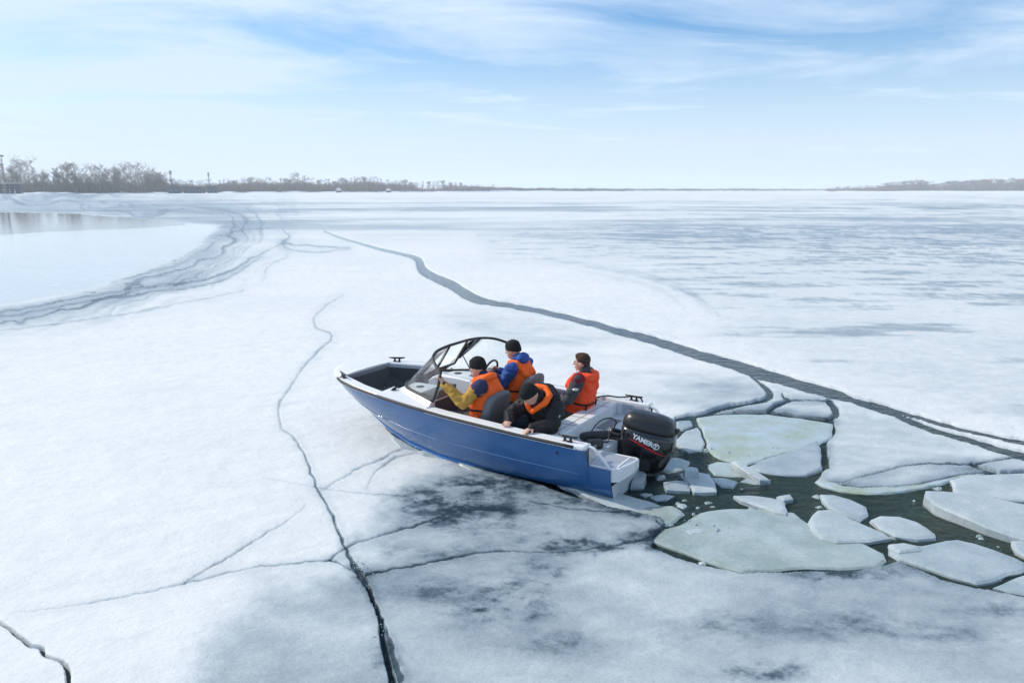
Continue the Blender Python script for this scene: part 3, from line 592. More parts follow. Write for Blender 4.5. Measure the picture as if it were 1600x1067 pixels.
FL = [
 ([(50,650),(105,600),(180,585),(262,532),(380,516),(500,520),(640,532),(715,590),(760,640),(850,652),(930,660),(1008,700),(1020,730),(980,758),(880,764),(700,758),(560,770),(432,778),(330,748),(220,708),(120,670)], 'largest wet grey-green floe lying awash beside the unbroken ice sheet', M_FA, .028, .10, (0, 0)),
 ([(700,570),(740,526),(790,521),(880,560),(960,590),(1050,630),(990,640),(900,650),(820,655),(760,638),(715,605)], 'thick pale floe riding up on the largest awash floe', M_FW, .085, .13, (-.02, .03)),
 ([(745,456),(800,458),(880,478),(945,505),(955,540),(920,563),(860,545),(790,515),(760,480)], 'oval pale floe floating between the pointed shard and the thick pale floe', M_FG, .05, .10, (0, .03)),
 ([(955,560),(1000,544),(1080,546),(1160,570),(1228,618),(1240,633),(1160,640),(1060,630),(1000,600)], 'leaf-shaped white floe floating alone in the murky green water', M_FW, .055, .10, (0, .02)),
 ([(1185,470),(1195,452),(1300,458),(1420,470),(1600,502),(1760,535),(1790,600),(1740,660),(1600,628),(1450,585),(1330,540),(1235,505)], 'big tilted slab with a thick bright white broken edge', M_FW, .11, .20, (.004, .07)),
 ([(1095,520),(1150,508),(1240,508),(1350,555),(1470,605),(1400,628),(1300,600),(1200,562)], 'sunken yellow-green floe showing under water below the tilted slab', M_FS, -.03, .09, (0, .03)),
 ([(1040,672),(1100,668),(1170,674),(1230,660),(1320,643),(1400,662),(1480,688),(1560,718),(1610,742),(1612,766),(1500,800),(1410,828),(1300,795),(1180,752),(1080,722),(1042,700)], 'broad smooth grey floe with a small ice cake at its corner', M_FG, .04, .10, (0, .01)),
 ([(1033,660),(1100,654),(1170,668),(1172,690),(1080,697),(1045,685)], 'small white ice cake stranded on the corner of the broad grey floe', M_FW, .085, .08, (0, 0)),
 ([(1545,648),(1600,643),(1670,670),(1700,700),(1620,722),(1562,692)], 'white floe wedged beside the broad grey floe under the tilted slab', M_FW, .06, .10, (0, .02)),
 ([(1470,842),(1600,790),(1760,760),(1790,860),(1640,880),(1540,862)], 'low grey floe between the broad floe and the unbroken ice sheet', M_FG, .035, .08, (0, 0)),
 ([(380,456),(450,456),(560,470),(605,486),(612,542),(560,530),(480,500),(420,480)], 'pointed white shard jutting over the largest awash floe', M_FW, .075, .10, (0, -.03)),
 ([(560,462),(628,450),(642,474),(600,482)], 'small ice lump leaning on the pointed white shard', M_FW, .09, .08, (0, 0)),
 ([(242,140),(330,130),(530,127),(700,150),(800,165),(790,220),(742,248),(650,272),(560,295),(450,328),(330,302),(282,252),(266,190)], 'wide floe stained green at its edge behind the outboard motor', M_FGR, .035, .10, (0, .008)),
 ([(450,332),(560,300),(650,275),(738,246),(752,290),(758,348),(690,370),(600,368),(500,352)], 'raised triangular grey floe leaning on the wide green-stained floe', M_FG, .07, .11, (.03, .04)),
 ([(735,402),(780,352),(950,336),(1150,338),(1380,352),(1440,374),(1300,395),(1180,430),(1050,446),(950,453),(850,441),(770,421)], 'long green-tinged sunken shelf at the foot of the snowy plate', M_FGR, .03, .09, (0, .006)),
 ([(1295,396),(1380,380),(1490,373),(1600,370),(1760,388),(1790,480),(1600,484),(1480,470),(1330,461)], 'flat white slab resting between the sunken shelf and the tilted slab', M_FW, .075, .13, (0, .01)),
 ([(145,242),(190,196),(240,181),(270,243),(262,270),(200,276)], 'rounded white floe close behind the outboard motor', M_FW, .06, .10, (0, .03)),
 ([(150,152),(212,148),(222,172),(182,186),(150,180)], 'small grey floe tucked behind the starboard quarter', M_FG, .05, .09, (0, .02)),
 ([(182,368),(186,336),(212,330),(240,338),(248,366)], 'small upright white ice block behind the propeller', M_FW, .14, .20, (0, -.2)),
 ([(155,370),(240,364),(292,372),(322,440),(225,442),(200,405)], 'square white ice block in front of the small upright block', M_FW, .09, .15, (0, .03)),
 ([(95,402),(150,396),(206,402),(213,441),(110,436)], 'glassy grey block alongside the square white block', M_FG, .07, .13, (0, .02)),
 ([(288,384),(350,386),(412,400),(392,425),(340,420)], 'thin pale chip trailing behind the square white block', M_FW, .035, .07, (0, 0)),
 ([(378,326),(400,322),(470,352),(548,388),(500,387),(430,355)], 'narrow bright sliver of ice along the edge of the wide green-stained floe', M_FW, .10, .10, (0, .1)),
 ([(278,332),(320,316),(380,322),(455,366),(460,385),(380,386),(300,380)], 'sunken dark grey plate under the narrow bright sliver', M_FA, .012, .08, (0, 0)),
 ([(40,462),(95,452),(150,460),(120,475),(60,478)], 'slim floating chip near the stern platform', M_FG, .03, .06, (0, 0)),
 ([(60,376),(105,372),(110,386),(70,392)], 'little white chip beside the lower motor leg', M_FW, .04, .06, (0, 0)),
 ([(70,318),(150,300),(215,318),(190,350),(120,372),(70,352)], 'smooth sunken grey lump just behind the propeller', M_FA, .015, .08, (0, 0)),
 ([(175,605),(240,592),(290,604),(270,622),(200,628)], 'flat crumbled ice cake frozen onto the largest awash floe', M_FW, .05, .05, (0, 0)),
 ([(-365,405),(-290,424),(-190,444),(-60,462),(60,486),(140,512),(180,528),(60,528),(-80,508),(-220,468),(-330,428)], 'long thin ice plate lifted along the port side of the hull', M_FW, .06, .07, (.0, .16)),
 ([(30,505),(140,500),(190,540),(120,585),(60,600),(20,580),(-60,548)], 'dark wet plate between the lifted plate and the largest floe', M_FA, .02, .08, (0, 0)),
 ([(-1040,178),(-985,225),(-935,252),(-905,268),(-925,292),(-985,282),(-1030,232)], 'pale plate of ice pushed up against the port bow', M_FW, .07, .07, (.05, .10)),
 ([(-905,262),(-860,280),(-800,292),(-770,306),(-800,330),(-870,318),(-915,296)], 'broken wet plate under the forward port side of the hull', M_FG, .065, .07, (.03, .12)),
 ([(-762,302),(-690,318),(-610,344),(-560,362),(-600,380),(-690,362),(-755,335)], 'flat wet plate tipped under the middle of the port side', M_FA, .06, .06, (.0, .10)),
 ([(-42,404),(-22,366),(14,354),(30,372),(18,402)], 'grey ice lump pushed up behind the stern platform', M_FG, .11, .16, (0, .05)),
]
for i, f in enumerate(FL):
    floe(f[0], f[1], f[2], f[3], f[4], f[5], seed=100 + i)
# small shards between the floes
def inside(p, poly):
    c = False
    for i in range(len(poly)):
        (ax, ay), (bx, by) = poly[i - 1], poly[i]
        if (ay > p[1]) != (by > p[1]) and p[0] < (bx - ax) * (p[1] - ay) / (by - ay) + ax: c = not c
    return c
def shards(n):
    rn = random.Random(31); polys = [[c5(*q) for q in f[0]] for f in FL]; k = 0
    while k < n:
        u = rn.choice([rn.uniform(1000, 1250), rn.uniform(1000, 1620)]); v = rn.uniform(700, 880); p = (u, v)
        if not inside(p, WAKE) or any(inside(p, q) for q in polys): continue
        if u < 1060 and v < 745: continue
        s_ = rn.uniform(5, 17) * (.75 if k % 3 else 1.3); a = rn.uniform(0, PI2); m_ = rn.choice([4, 5, 5, 6])
        pts = [(u + math.cos(a + PI2 * j / m_) * s_ * rn.uniform(.6, 1.25), v + math.sin(a + PI2 * j / m_) * s_ * .42 * rn.uniform(.6, 1.25)) for j in range(m_)]
        floe(pts, 'small angular ice shard drifting between the larger floes in the wake', rn.choice([M_FW, M_FG, M_FA, M_FA]), rn.uniform(-.005, .019), .04, (rn.uniform(-.12, .12), rn.uniform(-.12, .12)), crop=False, seed=500 + k, name='ice_shard', cat='ice shard', jag=.012)['group'] = 'small ice shards in the wake'
        k += 1
shards(34)
# crumbs of crushed ice: along the hull, the cracks and the wake
def crumbs():
    rn = random.Random(9); m = MB()
    lines = [([(618,672),(645,688),(668,696)], 70, .015), ([(680,702),(730,720),(790,738)], 40, .010), ([(540,884),(560,893),(572,903)], 22, .005), ([(588,945),(596,975),(602,1010)], 14, .004), ([(1060,820),(1100,822),(1130,832)], 14, .009), ([(1240,690),(1150,715),(1090,705)], 14, .008)]
    for L, n, s_ in lines:
        for k in range(n):
            t = rn.uniform(0, len(L) - 1.001); i = int(t); u = L[i][0] + (L[i + 1][0] - L[i][0]) * (t - i); v = L[i][1] + (L[i + 1][1] - L[i][1]) * (t - i)
            x, y = ground(u + rn.gauss(0, 9), v + rn.gauss(0, 3.5)); r = s_ * rn.uniform(.5, 1.7); z = rn.uniform(.02, .055); a = rn.uniform(0, PI2)
            pts = [(math.cos(a + q) * r * rn.uniform(.7, 1.3), math.sin(a + q) * r * rn.uniform(.7, 1.3)) for q in (0, 1.3, 2.5, 3.9, 5.1)]
            m.rings([[(x + px, y + py, z - r) for px, py in pts], [(x + px * .8, y + py * .8, z + r * rn.uniform(.2, .7)) for px, py in pts]])
    o = m.build('ice_crumbs', M_FW); tag(o, 'crushed ice crumbs strewn along the hull and cracks', 'ice crumbs', kind='stuff')
crumbs()

# ------------------------------------------------------------------ motorboat (local x = bow, y = port, z = up, 0 = waterline)
M_BLUE = principled('blue_paint', (.020, .115, .30), .30, coat=.6, coat_rough=.09, var=.10, scale=1.6, rvar=.08, bump=.05, bscale=3)
M_WHITE = principled('white_paint', (.74, .75, .75), .38, coat=.25, var=.04, scale=3, rvar=.08)
M_LINER = principled('liner_grey', (.50, .53, .56), .5, var=.08, scale=4)
M_DARKL = principled('dark_carpet', (.062, .063, .068), .9, var=.2, scale=20)
M_RUB = principled('black_rubber', (.025, .022, .020), .55)
M_BLACK = principled('black_plastic', (.016, .016, .018), .35, rvar=.1, var=.1)
M_COWL = principled('gloss_black', (.010, .010, .011), .22, coat=.8, coat_rough=.06, rvar=.05, scale=5)
M_ALU = principled('brushed_aluminium', (.62, .64, .66), .34, metal=.85, var=.1, scale=30, rvar=.1)
M_TREAD = principled('tread_aluminium', (.55, .58, .62), .42, metal=.6, var=.25, scale=60, rvar=.12, bump=.4, bscale=90)
M_SEAT = principled('grey_vinyl', (.135, .138, .15), .62, var=.1, scale=6, bump=.12, bscale=70)
M_POD = principled('grey_dash', (.17, .18, .19), .55)
M_RED = principled('red_decal', (.55, .015, .02), .35); M_LET = principled('white_decal', (.8, .8, .8), .4)
M_STRAKE = principled('bright_blue', (.02, .20, .55), .25, coat=.6)
def glass_material():
    m = bpy.data.materials.new('windshield_glass'); m.use_nodes = True; t = m.node_tree; t.nodes.clear(); L = t.links.new
    o = N(t, 'ShaderNodeOutputMaterial'); tr = N(t, 'ShaderNodeBsdfTransparent'); tr.inputs[0].default_value = (.90, .94, .93, 1); g = N(t, 'ShaderNodeBsdfGlossy'); g.inputs['Roughness'].default_value = .04
    df = N(t, 'ShaderNodeBsdfTranslucent'); df.inputs[0].default_value = (.85, .87, .86, 1); co = N(t, 'ShaderNodeTexCoord'); n = N(t, 'ShaderNodeTexNoise'); L(co.outputs['Object'], n.inputs['Vector']); n.inputs['Scale'].default_value = 5; n.inputs['Detail'].default_value = 6
    mr = N(t, 'ShaderNodeMapRange'); L(n.outputs[0], mr.inputs[0]); mr.inputs[1].default_value = .3; mr.inputs[2].default_value = .75; mr.inputs[3].default_value = .14; mr.inputs[4].default_value = .46
    m1 = N(t, 'ShaderNodeMixShader'); L(mr.outputs[0], m1.inputs[0]); L(tr.outputs[0], m1.inputs[1]); L(df.outputs[0], m1.inputs[2])
    fr = N(t, 'ShaderNodeFresnel'); fr.inputs['IOR'].default_value = 1.14; m2 = N(t, 'ShaderNodeMixShader'); L(fr.outputs[0], m2.inputs[0]); L(m1.outputs[0], m2.inputs[1]); L(g.outputs[0], m2.inputs[2]); L(m2.outputs[0], o.inputs['Surface'])
    return m
M_GLASS = glass_material()
boat = empty('motorboat', (BO[0], BO[1], 0), BRZ)
tag(boat, 'blue and white open aluminium motorboat with windshield and outboard breaking through ice', 'boat')
HX = [-.24, .6, 1.6, 2.2, 2.85, 3.3, 3.6, 3.83, 4.02, 4.13, 4.19, 4.215]
HY = [.99, .99, .97, .945, .865, .775, .665, .525, .36, .22, .10, 0.0]
def sheer_y(x): return float(np.interp(x, HX, HY))
def sheer_z(x): return float(np.interp(x, [-.24, .6, 1.66, 2.2, 2.85, 3.3, 4.2], [.615, .63, .668, .70, .73, .752, .77]))
def chine(x):
    return (float(np.interp(x, [-.5, 0, 1.0, 1.8, 2.4, 2.9, 3.3, 3.6, 3.8, 4.0, 4.15, 4.215], [.80, .82, .82, .765, .65, .49, .345, .225, .14, .065, .02, 0])),
            float(np.interp(x, [-.5, 1.0, 1.8, 2.4, 2.9, 3.3, 3.6, 3.8, 4.0, 4.15, 4.215], [.06, .05, .05, .08, .15, .245, .35, .44, .58, .70, .75])))
def keel_z(x): return float(np.interp(x, [-.5, 2.4, 2.86, 3.12, 3.37, 3.55, 3.7, 3.82, 3.91, 3.99, 4.12, 4.215], [-.25, -.22, -.12, -.05, .04, .125, .22, .315, .41, .52, .66, .745]))
xs = [-.50, -.40, -.30, -.242, -.238] + list(np.linspace(-.1, 3.3, 24)) + [3.45, 3.58, 3.7, 3.8, 3.9, 3.98, 4.05, 4.11, 4.16, 4.195, 4.215]
def section(x, s):
    yc, zc_ = chine(x); ys = sheer_y(max(x, -.24)); zs = sheer_z(x) - .02
    if x < -.24: zs = .392; ys = yc + (sheer_y(-.24) - yc) * .62 - .02
    r = [(x, 0, keel_z(x)), (x, s * yc * .5, (keel_z(x) + zc_) / 2 + .012), (x, s * yc, zc_), (x, s * (yc + .028 * min(1, yc * 6)), zc_ + .012)]
    for t in (.18, .36, .54, .72, .88, 1.0):
        r.append((x, s * (yc + .028 * min(1, yc * 6) * (1 - t) + (ys - yc) * (t + .16 * math.sin(math.pi * t) * min(1, ys * 2)) ), zc_ + .012 + (zs - zc_ - .012) * t))
    return r
def hull_y(x, z):
    r = section(x, 1); return float(np.interp(z, [q[2] for q in r], [q[1] for q in r])) - .03
hb = MB()
for s in (1, -1): hb.rings([section(x, s) for x in xs], False, False, False)
def scuffs():
    t = M_BLUE.node_tree; b_ = t.nodes['Principled BSDF']; L = t.links.new; co = N(t, 'ShaderNodeTexCoord'); src = b_.inputs['Base Color'].links[0].from_socket
    mp_ = N(t, 'ShaderNodeMapping'); L(co.outputs['Object'], mp_.inputs[0]); mp_.inputs['Scale'].default_value = (1.2, 14, 26); mp_.inputs['Rotation'].default_value = (0, R(4), 0)
    n_ = N(t, 'ShaderNodeTexNoise'); L(mp_.outputs[0], n_.inputs['Vector']); n_.inputs['Scale'].default_value = 2.5; n_.inputs['Detail'].default_value = 8; n_.inputs['Roughness'].default_value = .75
    sp_ = N(t, 'ShaderNodeSeparateXYZ'); L(co.outputs['Object'], sp_.inputs[0]); hz_ = N(t, 'ShaderNodeMapRange'); L(sp_.outputs['Z'], hz_.inputs[0]); hz_.inputs[1].default_value = .05; hz_.inputs[2].default_value = .55; hz_.inputs[3].default_value = .55; hz_.inputs[4].default_value = .10
    mr_ = N(t, 'ShaderNodeMapRange'); L(n_.outputs[0], mr_.inputs[0]); mr_.inputs[1].default_value = .56; mr_.inputs[2].default_value = .74
    mu = N(t, 'ShaderNodeMath', operation='MULTIPLY'); L(mr_.outputs[0], mu.inputs[0]); L(hz_.outputs[0], mu.inputs[1])
    mx_ = N(t, 'ShaderNodeMix', data_type='RGBA'); L(mu.outputs[0], mx_.inputs['Factor']); L(src, mx_.inputs['A']); mx_.inputs['B'].default_value = (.16, .27, .42, 1); L(mx_.outputs['Result'], b_.inputs['Base Color'])
scuffs()
hull = hb.build('hull', M_BLUE, boat, True)
for s in (1, -1):
    MB().tube([(x, s * (hull_y(x, z_) + .030), z_) for x, z_ in [(x, chine(x)[1] + .42 * (sheer_z(x) - chine(x)[1])) for x in np.linspace(-.22, 3.5, 40)]], .007, 6).build('hull_rib', M_BLUE, hull, True)
b = hull.data; 
tr = MB(); tr.add([(-.50, 0, -.25), (-.50, .80, .03), (-.50, .86, .20), (-.50, -.86, .20), (-.50, -.80, .03)], [(0, 1, 2, 3, 4)])
tr.add([(-.238, -.78, -.1), (-.238, .78, -.1), (-.238, .86, .45), (-.238, -.86, .45)], [(0, 1, 2, 3)]); tr.build('transom', M_LINER, boat)
# bright spray strake on the forward chine
for s in (1, -1):
    MB().tube([(x, s * (chine(x)[0] + .02), chine(x)[1] + .004) for x in np.linspace(1.3, 3.85, 26)], [.012 + .012 * math.sin(math.pi * k / 25) for k in range(26)], 6).build('spray_strake', M_STRAKE, hull, True)
MB().tube([(.10, .962, .50), (.10, .985, .50)], .014, 10).build('drain', M_BLACK, hull)
# rub rail round the whole sheer
rp = [(x, sheer_y(x) + .006, sheer_z(x) - .008) for x in list(np.linspace(-.10, 3.3, 30)) + [3.45, 3.6, 3.70, 3.76]]
for s in (1, -1): MB().tube([(x, s * y, z) for x, y, z in rp], .019, 8).build('rub_rail', M_RUB, boat, True)
# decks
def strip(m, X_, yo, yi, z, th=.035):
    for s in (1, -1):
        m.rings([[(x, s * yo(x), z(x)), (x, s * (yo(x) - .012), z(x) + .012), (x, s * (yi(x) + .01), z(x) + .016), (x, s * yi(x), z(x) + .006), (x, s * yi(x), z(x) - th), (x, s * yo(x), z(x) - th)] for x in X_])
g = MB(); strip(g, np.linspace(-.13, 1.95, 22), lambda x: sheer_y(x) + .002, lambda x: sheer_y(x) - .145, lambda x: sheer_z(x))
g.build('gunwale', M_WHITE, boat)
def bow_in(x): return float(np.interp(x, [2.78, 3.2, 3.72], [.735, .645, .455]))
g = MB(); strip(g, np.linspace(2.78, 3.72, 14), lambda x: sheer_y(x) + .002, bow_in, sheer_z)
fx = [3.72, 3.8, 3.9, 3.98, 4.05, 4.11, 4.16, 4.19, 4.213]
g.rings([[(x + (.03 if x > 3.75 else 0), sheer_y(x) + .004, sheer_z(x)), (x, sheer_y(x) * .9, sheer_z(x) + .018), (x, sheer_y(x) * .4, sheer_z(x) + .03), (x, 0, sheer_z(x) + .033), (x, -sheer_y(x) * .4, sheer_z(x) + .03), (x, -sheer_y(x) * .9, sheer_z(x) + .018), (x, -sheer_y(x) - .004, sheer_z(x)), (x, -sheer_y(x) * .985 - .004, sheer_z(x) - .085 * min(1, (x - 3.70) * 8)), (x, 0, sheer_z(x) - .09), (x, sheer_y(x) * .985 + .004, sheer_z(x) - .085 * min(1, (x - 3.70) * 8))] for x in fx])
g.build('foredeck', M_WHITE, boat)
for s in (1, -1):
    MB().box(-.235, -.115, s * .845 - (.0 if s > 0 else .148), s * .845 + (.148 if s > 0 else 0), .575, .638).build('gunwale_end', M_WHITE, boat, bevel=.025)
# bow cockpit: lip, walls, floor with treads
lip = MB(); wl = MB()
bx_ = list(np.linspace(2.78, 3.72, 8))
port = [(x, bow_in(x)) for x in bx_]; loop = port + [(x, -y) for x, y in port[::-1]]
def zz(x): return sheer_z(x)
lip.rings([[(x - (.0), y, zz(x) + .004), (x, y * .985, zz(x) - .005), (x, y * .985, zz(x) - .055), (x, y, zz(x) - .055)] for x, y in loop]); lip.build('cockpit_lip', M_LINER, boat)
cl = lambda x, y, z: math.copysign(min(abs(y), max(.02, hull_y(x, z))), y)
wl.rings([[(min(x, 3.71) - .05 * k, cl(min(x, 3.71) - .05 * k, y * (.975 - .045 * k), zz(x) - .05 - k * (zz(x) - .50)), zz(x) - .05 - k * (zz(x) - .50)) for k in (0, .25, .5, .75, 1)] for x, y in loop], False, False, False); wl.build('bow_wall', M_DARKL, boat)
fl = MB(); fl.prism([(min(x, 3.67), cl(min(x, 3.67), y * .94, .43)) for x, y in loop], .435, .45); bf = fl.build('bow_floor', M_DARKL, boat)
td = MB(); rn = random.Random(4)
for i in range(14):
    for j in range(18):
        x = 2.84 + i * .060; y = -.62 + j * .072 + (.036 if i % 2 else 0)
        if abs(y) > min(bow_in(x) * .88, hull_y(x, .45) - .01): continue
        a = R(45) if (i + j) % 2 else R(-45); c, s_ = math.cos(a), math.sin(a)
        P = [(-.027, 0), (0, -.010), (.027, 0), (0, .010)]
        td.prism([(x + c * p - s_ * q, y + s_ * p + c * q) for p, q in P], .450, .456)
tag(td.build('tread_plate', M_ALU, bf), kind='stuff')
# cockpit floor, liner walls
cfx = np.linspace(.2, 2.8, 16); cf = [(x, min(.86, hull_y(x, .10))) for x in cfx]; MB().prism(cf[::-1] + [(x, -y) for x, y in cf], .09, .12).build('cockpit_floor', M_DARKL, boat)
lw = MB()
for s in (1, -1): lw.rings([[(x, s * (sheer_y(x) - .143), sheer_z(x) - .02), (x, s * min(.83, hull_y(x, .12)), .12)] for x in np.linspace(-.238, 2.0, 16)], False, False, False)
lw.build('cockpit_liner', M_LINER, boat)
# consoles
def console(s):
    m = MB(); R_ = []
    for x in (1.93, 1.95, 2.1, 2.3, 2.45, 2.56, 2.66, 2.74, 2.80):
        zt = float(np.interp(x, [1.93, 2.3, 2.56, 2.66, 2.74, 2.80], [.765, .785, .785, .77, .735, .69])); so = float(np.interp(x, [1.9, 2.29, 2.50, 2.66, 2.80], [.84, .70, .60, .52, .44])); zd = sheer_z(x) + .010
        R_.append([(x, s * (sheer_y(x) + .001), zd - .02), (x, s * (sheer_y(x) - .01), zd + .004), (x, s * (so + .06), zd + .018), (x, s * so, zt - .004), (x, s * (so - .04), zt), (x, s * .25, zt), (x, s * .22, zt - .02), (x, s * .21, .12), (x, s * min(.82, hull_y(x, .12)), .12), (x, s * min(sheer_y(x) - .04, hull_y(x, .4)), .40), (x, s * (hull_y(x, zd - .08)), zd - .08)])
    m.rings(R_); o = m.build('console', M_WHITE, boat)
    d = MB(); d.add([(1.925, s*.32, .76), (1.925, s*.74, .76), (2.24, s*.66, .785), (2.24, s*.40, .785), (1.90, s*.34, .885), (1.90, s*.71, .875), (2.02, s*.68, .88), (2.02, s*.38, .89)], [(0,1,2,3),(4,5,6,7),(0,1,5,4),(1,2,6,5),(2,3,7,6),(3,0,4,7)])
    d.build('dash_pod', M_POD, o, bevel=.012)
    MB().box(1.915, 1.928, min(s*.30, s*.76), max(s*.30, s*.76), .42, .745).build('glove_box', M_DARKL, o)
    MB().tube([(2.43, s*.42, .784), (2.43, s*.42, .789)], .055, 18).build('cup_holder', M_RUB, o)
    MB().tube([(2.79, s*.60, .50), (2.812, s*.60, .50)], .07, 18).build('speaker', M_BLACK, o)
    fs = MB(); fs.add([(2.80, s*.735, .735), (2.80, s*.44, .70), (2.80, s*.22, .68), (2.80, s*.22, .28), (2.80, s*.58, .28)], [(0,1,2,3,4)]); fs.build('console_front', M_WHITE, o)
    sp_ = MB(); sp_.tube([(2.70, s*.62, .752), (2.715, s*.622, .770)], .040, 18); sp_.build('deck_speaker', M_BLACK, o)
    return o
console(1); console(-1)
# windshield
ws_rail = curve_pts([(1.90, .835, .775), (2.12, .745, .785), (2.30, .675, .79), (2.50, .575, .79), (2.64, .455, .795), (2.66, .33, .82), (2.50, .235, .90), (2.33, .20, .985)], 5)
ws_top = curve_pts([(1.76, .85, 1.165), (1.88, .80, 1.225), (2.00, .69, 1.28), (2.08, .52, 1.31), (2.10, .36, 1.325), (2.10, .20, 1.335)], 7)
ws_rail = [ws_rail[int(round(i * (len(ws_rail) - 1) / 30))] for i in range(31)]; ws_top = [ws_top[int(round(i * (len(ws_top) - 1) / 30))] for i in range(31)]
wsf = MB(); 
for s in (1, -1):
    mir = lambda L: [(x, s * y, z) for x, y, z in L]
    wsf.tube(mir(ws_rail[:22]), .020, 8); wsf.tube(mir(ws_rail[21:]), .011, 6); wsf.tube(mir(ws_top), .018, 8); wsf.tube(mir([ws_rail[0], (1.80, .855, .98), ws_top[0]]), .017, 8); wsf.tube(mir([ws_rail[-1], ws_top[-1]]), .018, 6)
wsf.tube([(2.33, -.2, .985), (2.33, .2, .985)], .016, 6); wsf.tube([(2.10, -.2, 1.335), (2.10, .2, 1.335)], .018, 6)
wsf.tube([(2.22, -.21, 1.15), (2.10, -.34, .80)], .008, 6)
for q in (.3, .75): wsf.box(2.33 - .23*q - .03, 2.33 - .23*q + .0, -.235, -.185, .985 + .35*q - .02, .985 + .35*q + .02)
wf = wsf.build('windshield_frame', M_RUB, boat, True)
for s in (1, -1):
    gl = MB(); gl.rings([[(a[0] + (c[0] - a[0]) * t - .012 * math.sin(math.pi * t), s * (a[1] + (c[1] - a[1]) * t + .02 * math.sin(math.pi * t)), a[2] + (c[2] - a[2]) * t) for t in np.linspace(0, 1, 7)] for a, c in zip(ws_rail, ws_top)], False, False, False)
    gl.build('side_glass', M_GLASS, wf, True)
gl = MB(); gl.add([(2.33, -.2, .985), (2.33, .2, .985), (2.10, .2, 1.335), (2.10, -.2, 1.335)], [(0, 1, 2, 3)]); gl.build('centre_glass', M_GLASS, wf)
# steering wheel in front of the starboard seat
sw = MB(); ring = [(1.93 - .05 * math.sin(a), -.48 + .17 * math.cos(a), .86 + .165 * math.sin(a)) for a in np.linspace(0, PI2, 25)]
sw.tube(ring, .015, 8, False); 
for a in (.3, 2.8, 4.7): sw.tube([(1.96, -.48, .86), (1.93 - .05 * math.sin(a), -.48 + .17 * math.cos(a), .86 + .165 * math.sin(a))], .012, 6)
sw.tube([(1.95, -.48, .86), (2.08, -.48, .80)], .03, 8); sw.build('steering_wheel', M_BLACK, boat, True)
# bucket seats
def seat(y0):
    e = empty('seat', (1.31 if y0 > 0 else 1.37, y0 + .01, -.03)); e.parent = boat
    def slab(w, h, n=26, p=4.0): return [(w * math.copysign(abs(math.cos(t)) ** (2 / p), math.cos(t)), h * math.copysign(abs(math.sin(t)) ** (2 / p), math.sin(t))) for t in [PI2 * k / n for k in range(n)]]
    bk = MB(); rs = []
    for d, sc in ((-.062, .80), (-.058, .92), (-.035, 1.0), (.02, 1.0), (.048, .93), (.052, .80)):
        rs.append([( -.06 + d - (z + .25) * .22 - .05 * (abs(y) / .23) ** 2 * -.6, y * (1 - .10 * max(0, z) / .25), .685 + z) for y, z in [(a * sc, b_ * sc) for a, b_ in slab(.25, .265)]])
    bk.rings(rs); bo = bk.build('backrest', M_SEAT, e, True)
    MB().tube([(-.155, .13, .76), (-.165, .13, .76)], .012, 8).build('rivet', M_BLACK, bo)
    cu = MB(); rs = []
    for d, sc in ((.30, .85), (.32, .97), (.36, 1.0), (.40, 1.0), (.43, .94), (.44, .80)):
        rs.append([(.13 + x * sc, y * sc, d) for x, y in slab(.24, .235)])
    cu.rings(rs); cu.build('seat_cushion', M_SEAT, e, True)
    MB().tube([(.12, 0, .12), (.12, 0, .31)], [.11, .06], 12).build('pedestal', M_BLACK, e)
seat(.48); seat(-.48)
# aft bench, deck and motor well
MB().box(.46, .92, -.82, .82, .12, .36).build('bench_base', M_LINER, boat, bevel=.01)
MB().box(.47, .93, -.80, .80, .362, .42).build('bench_cushion', M_SEAT, boat, bevel=.02)
MB().box(.20, .455, -.845, .845, .44, .60).build('aft_deck', M_WHITE, boat, bevel=.012)
for x0 in (.30,): MB().box(x0, x0 + .008, -.84, .84, .597, .6025).build('deck_seam', M_POD, boat)
for y0 in (-.60, -.02, .30): MB().box(.205, .45, y0, y0 + .008, .597, .603).build('deck_seam', M_POD, boat)
MB().box(-.24, .198, -.85, .85, .40, .45).build('well_floor', M_LINER, boat)
MB().box(.02, .17, -.60, -.15, .4505, .456).build('well_mat', M_POD, boat)
for s in (1, -1):
    ww = MB().box(-.235, .20, s * .85 - .012, s * .85 + .012, .45, .625).build('well_side', M_WHITE, boat)
    hp = MB().box(-.16, .12, s * .838 - (.006 if s > 0 else 0), s * .838 + (.0 if s > 0 else .006), .47, .60).build('hatch', M_LINER, ww)
    MB().tube([(-.01, s * .838, .535), (-.01, s * .818, .535)], .016, 12).build('latch', M_BLACK, hp)
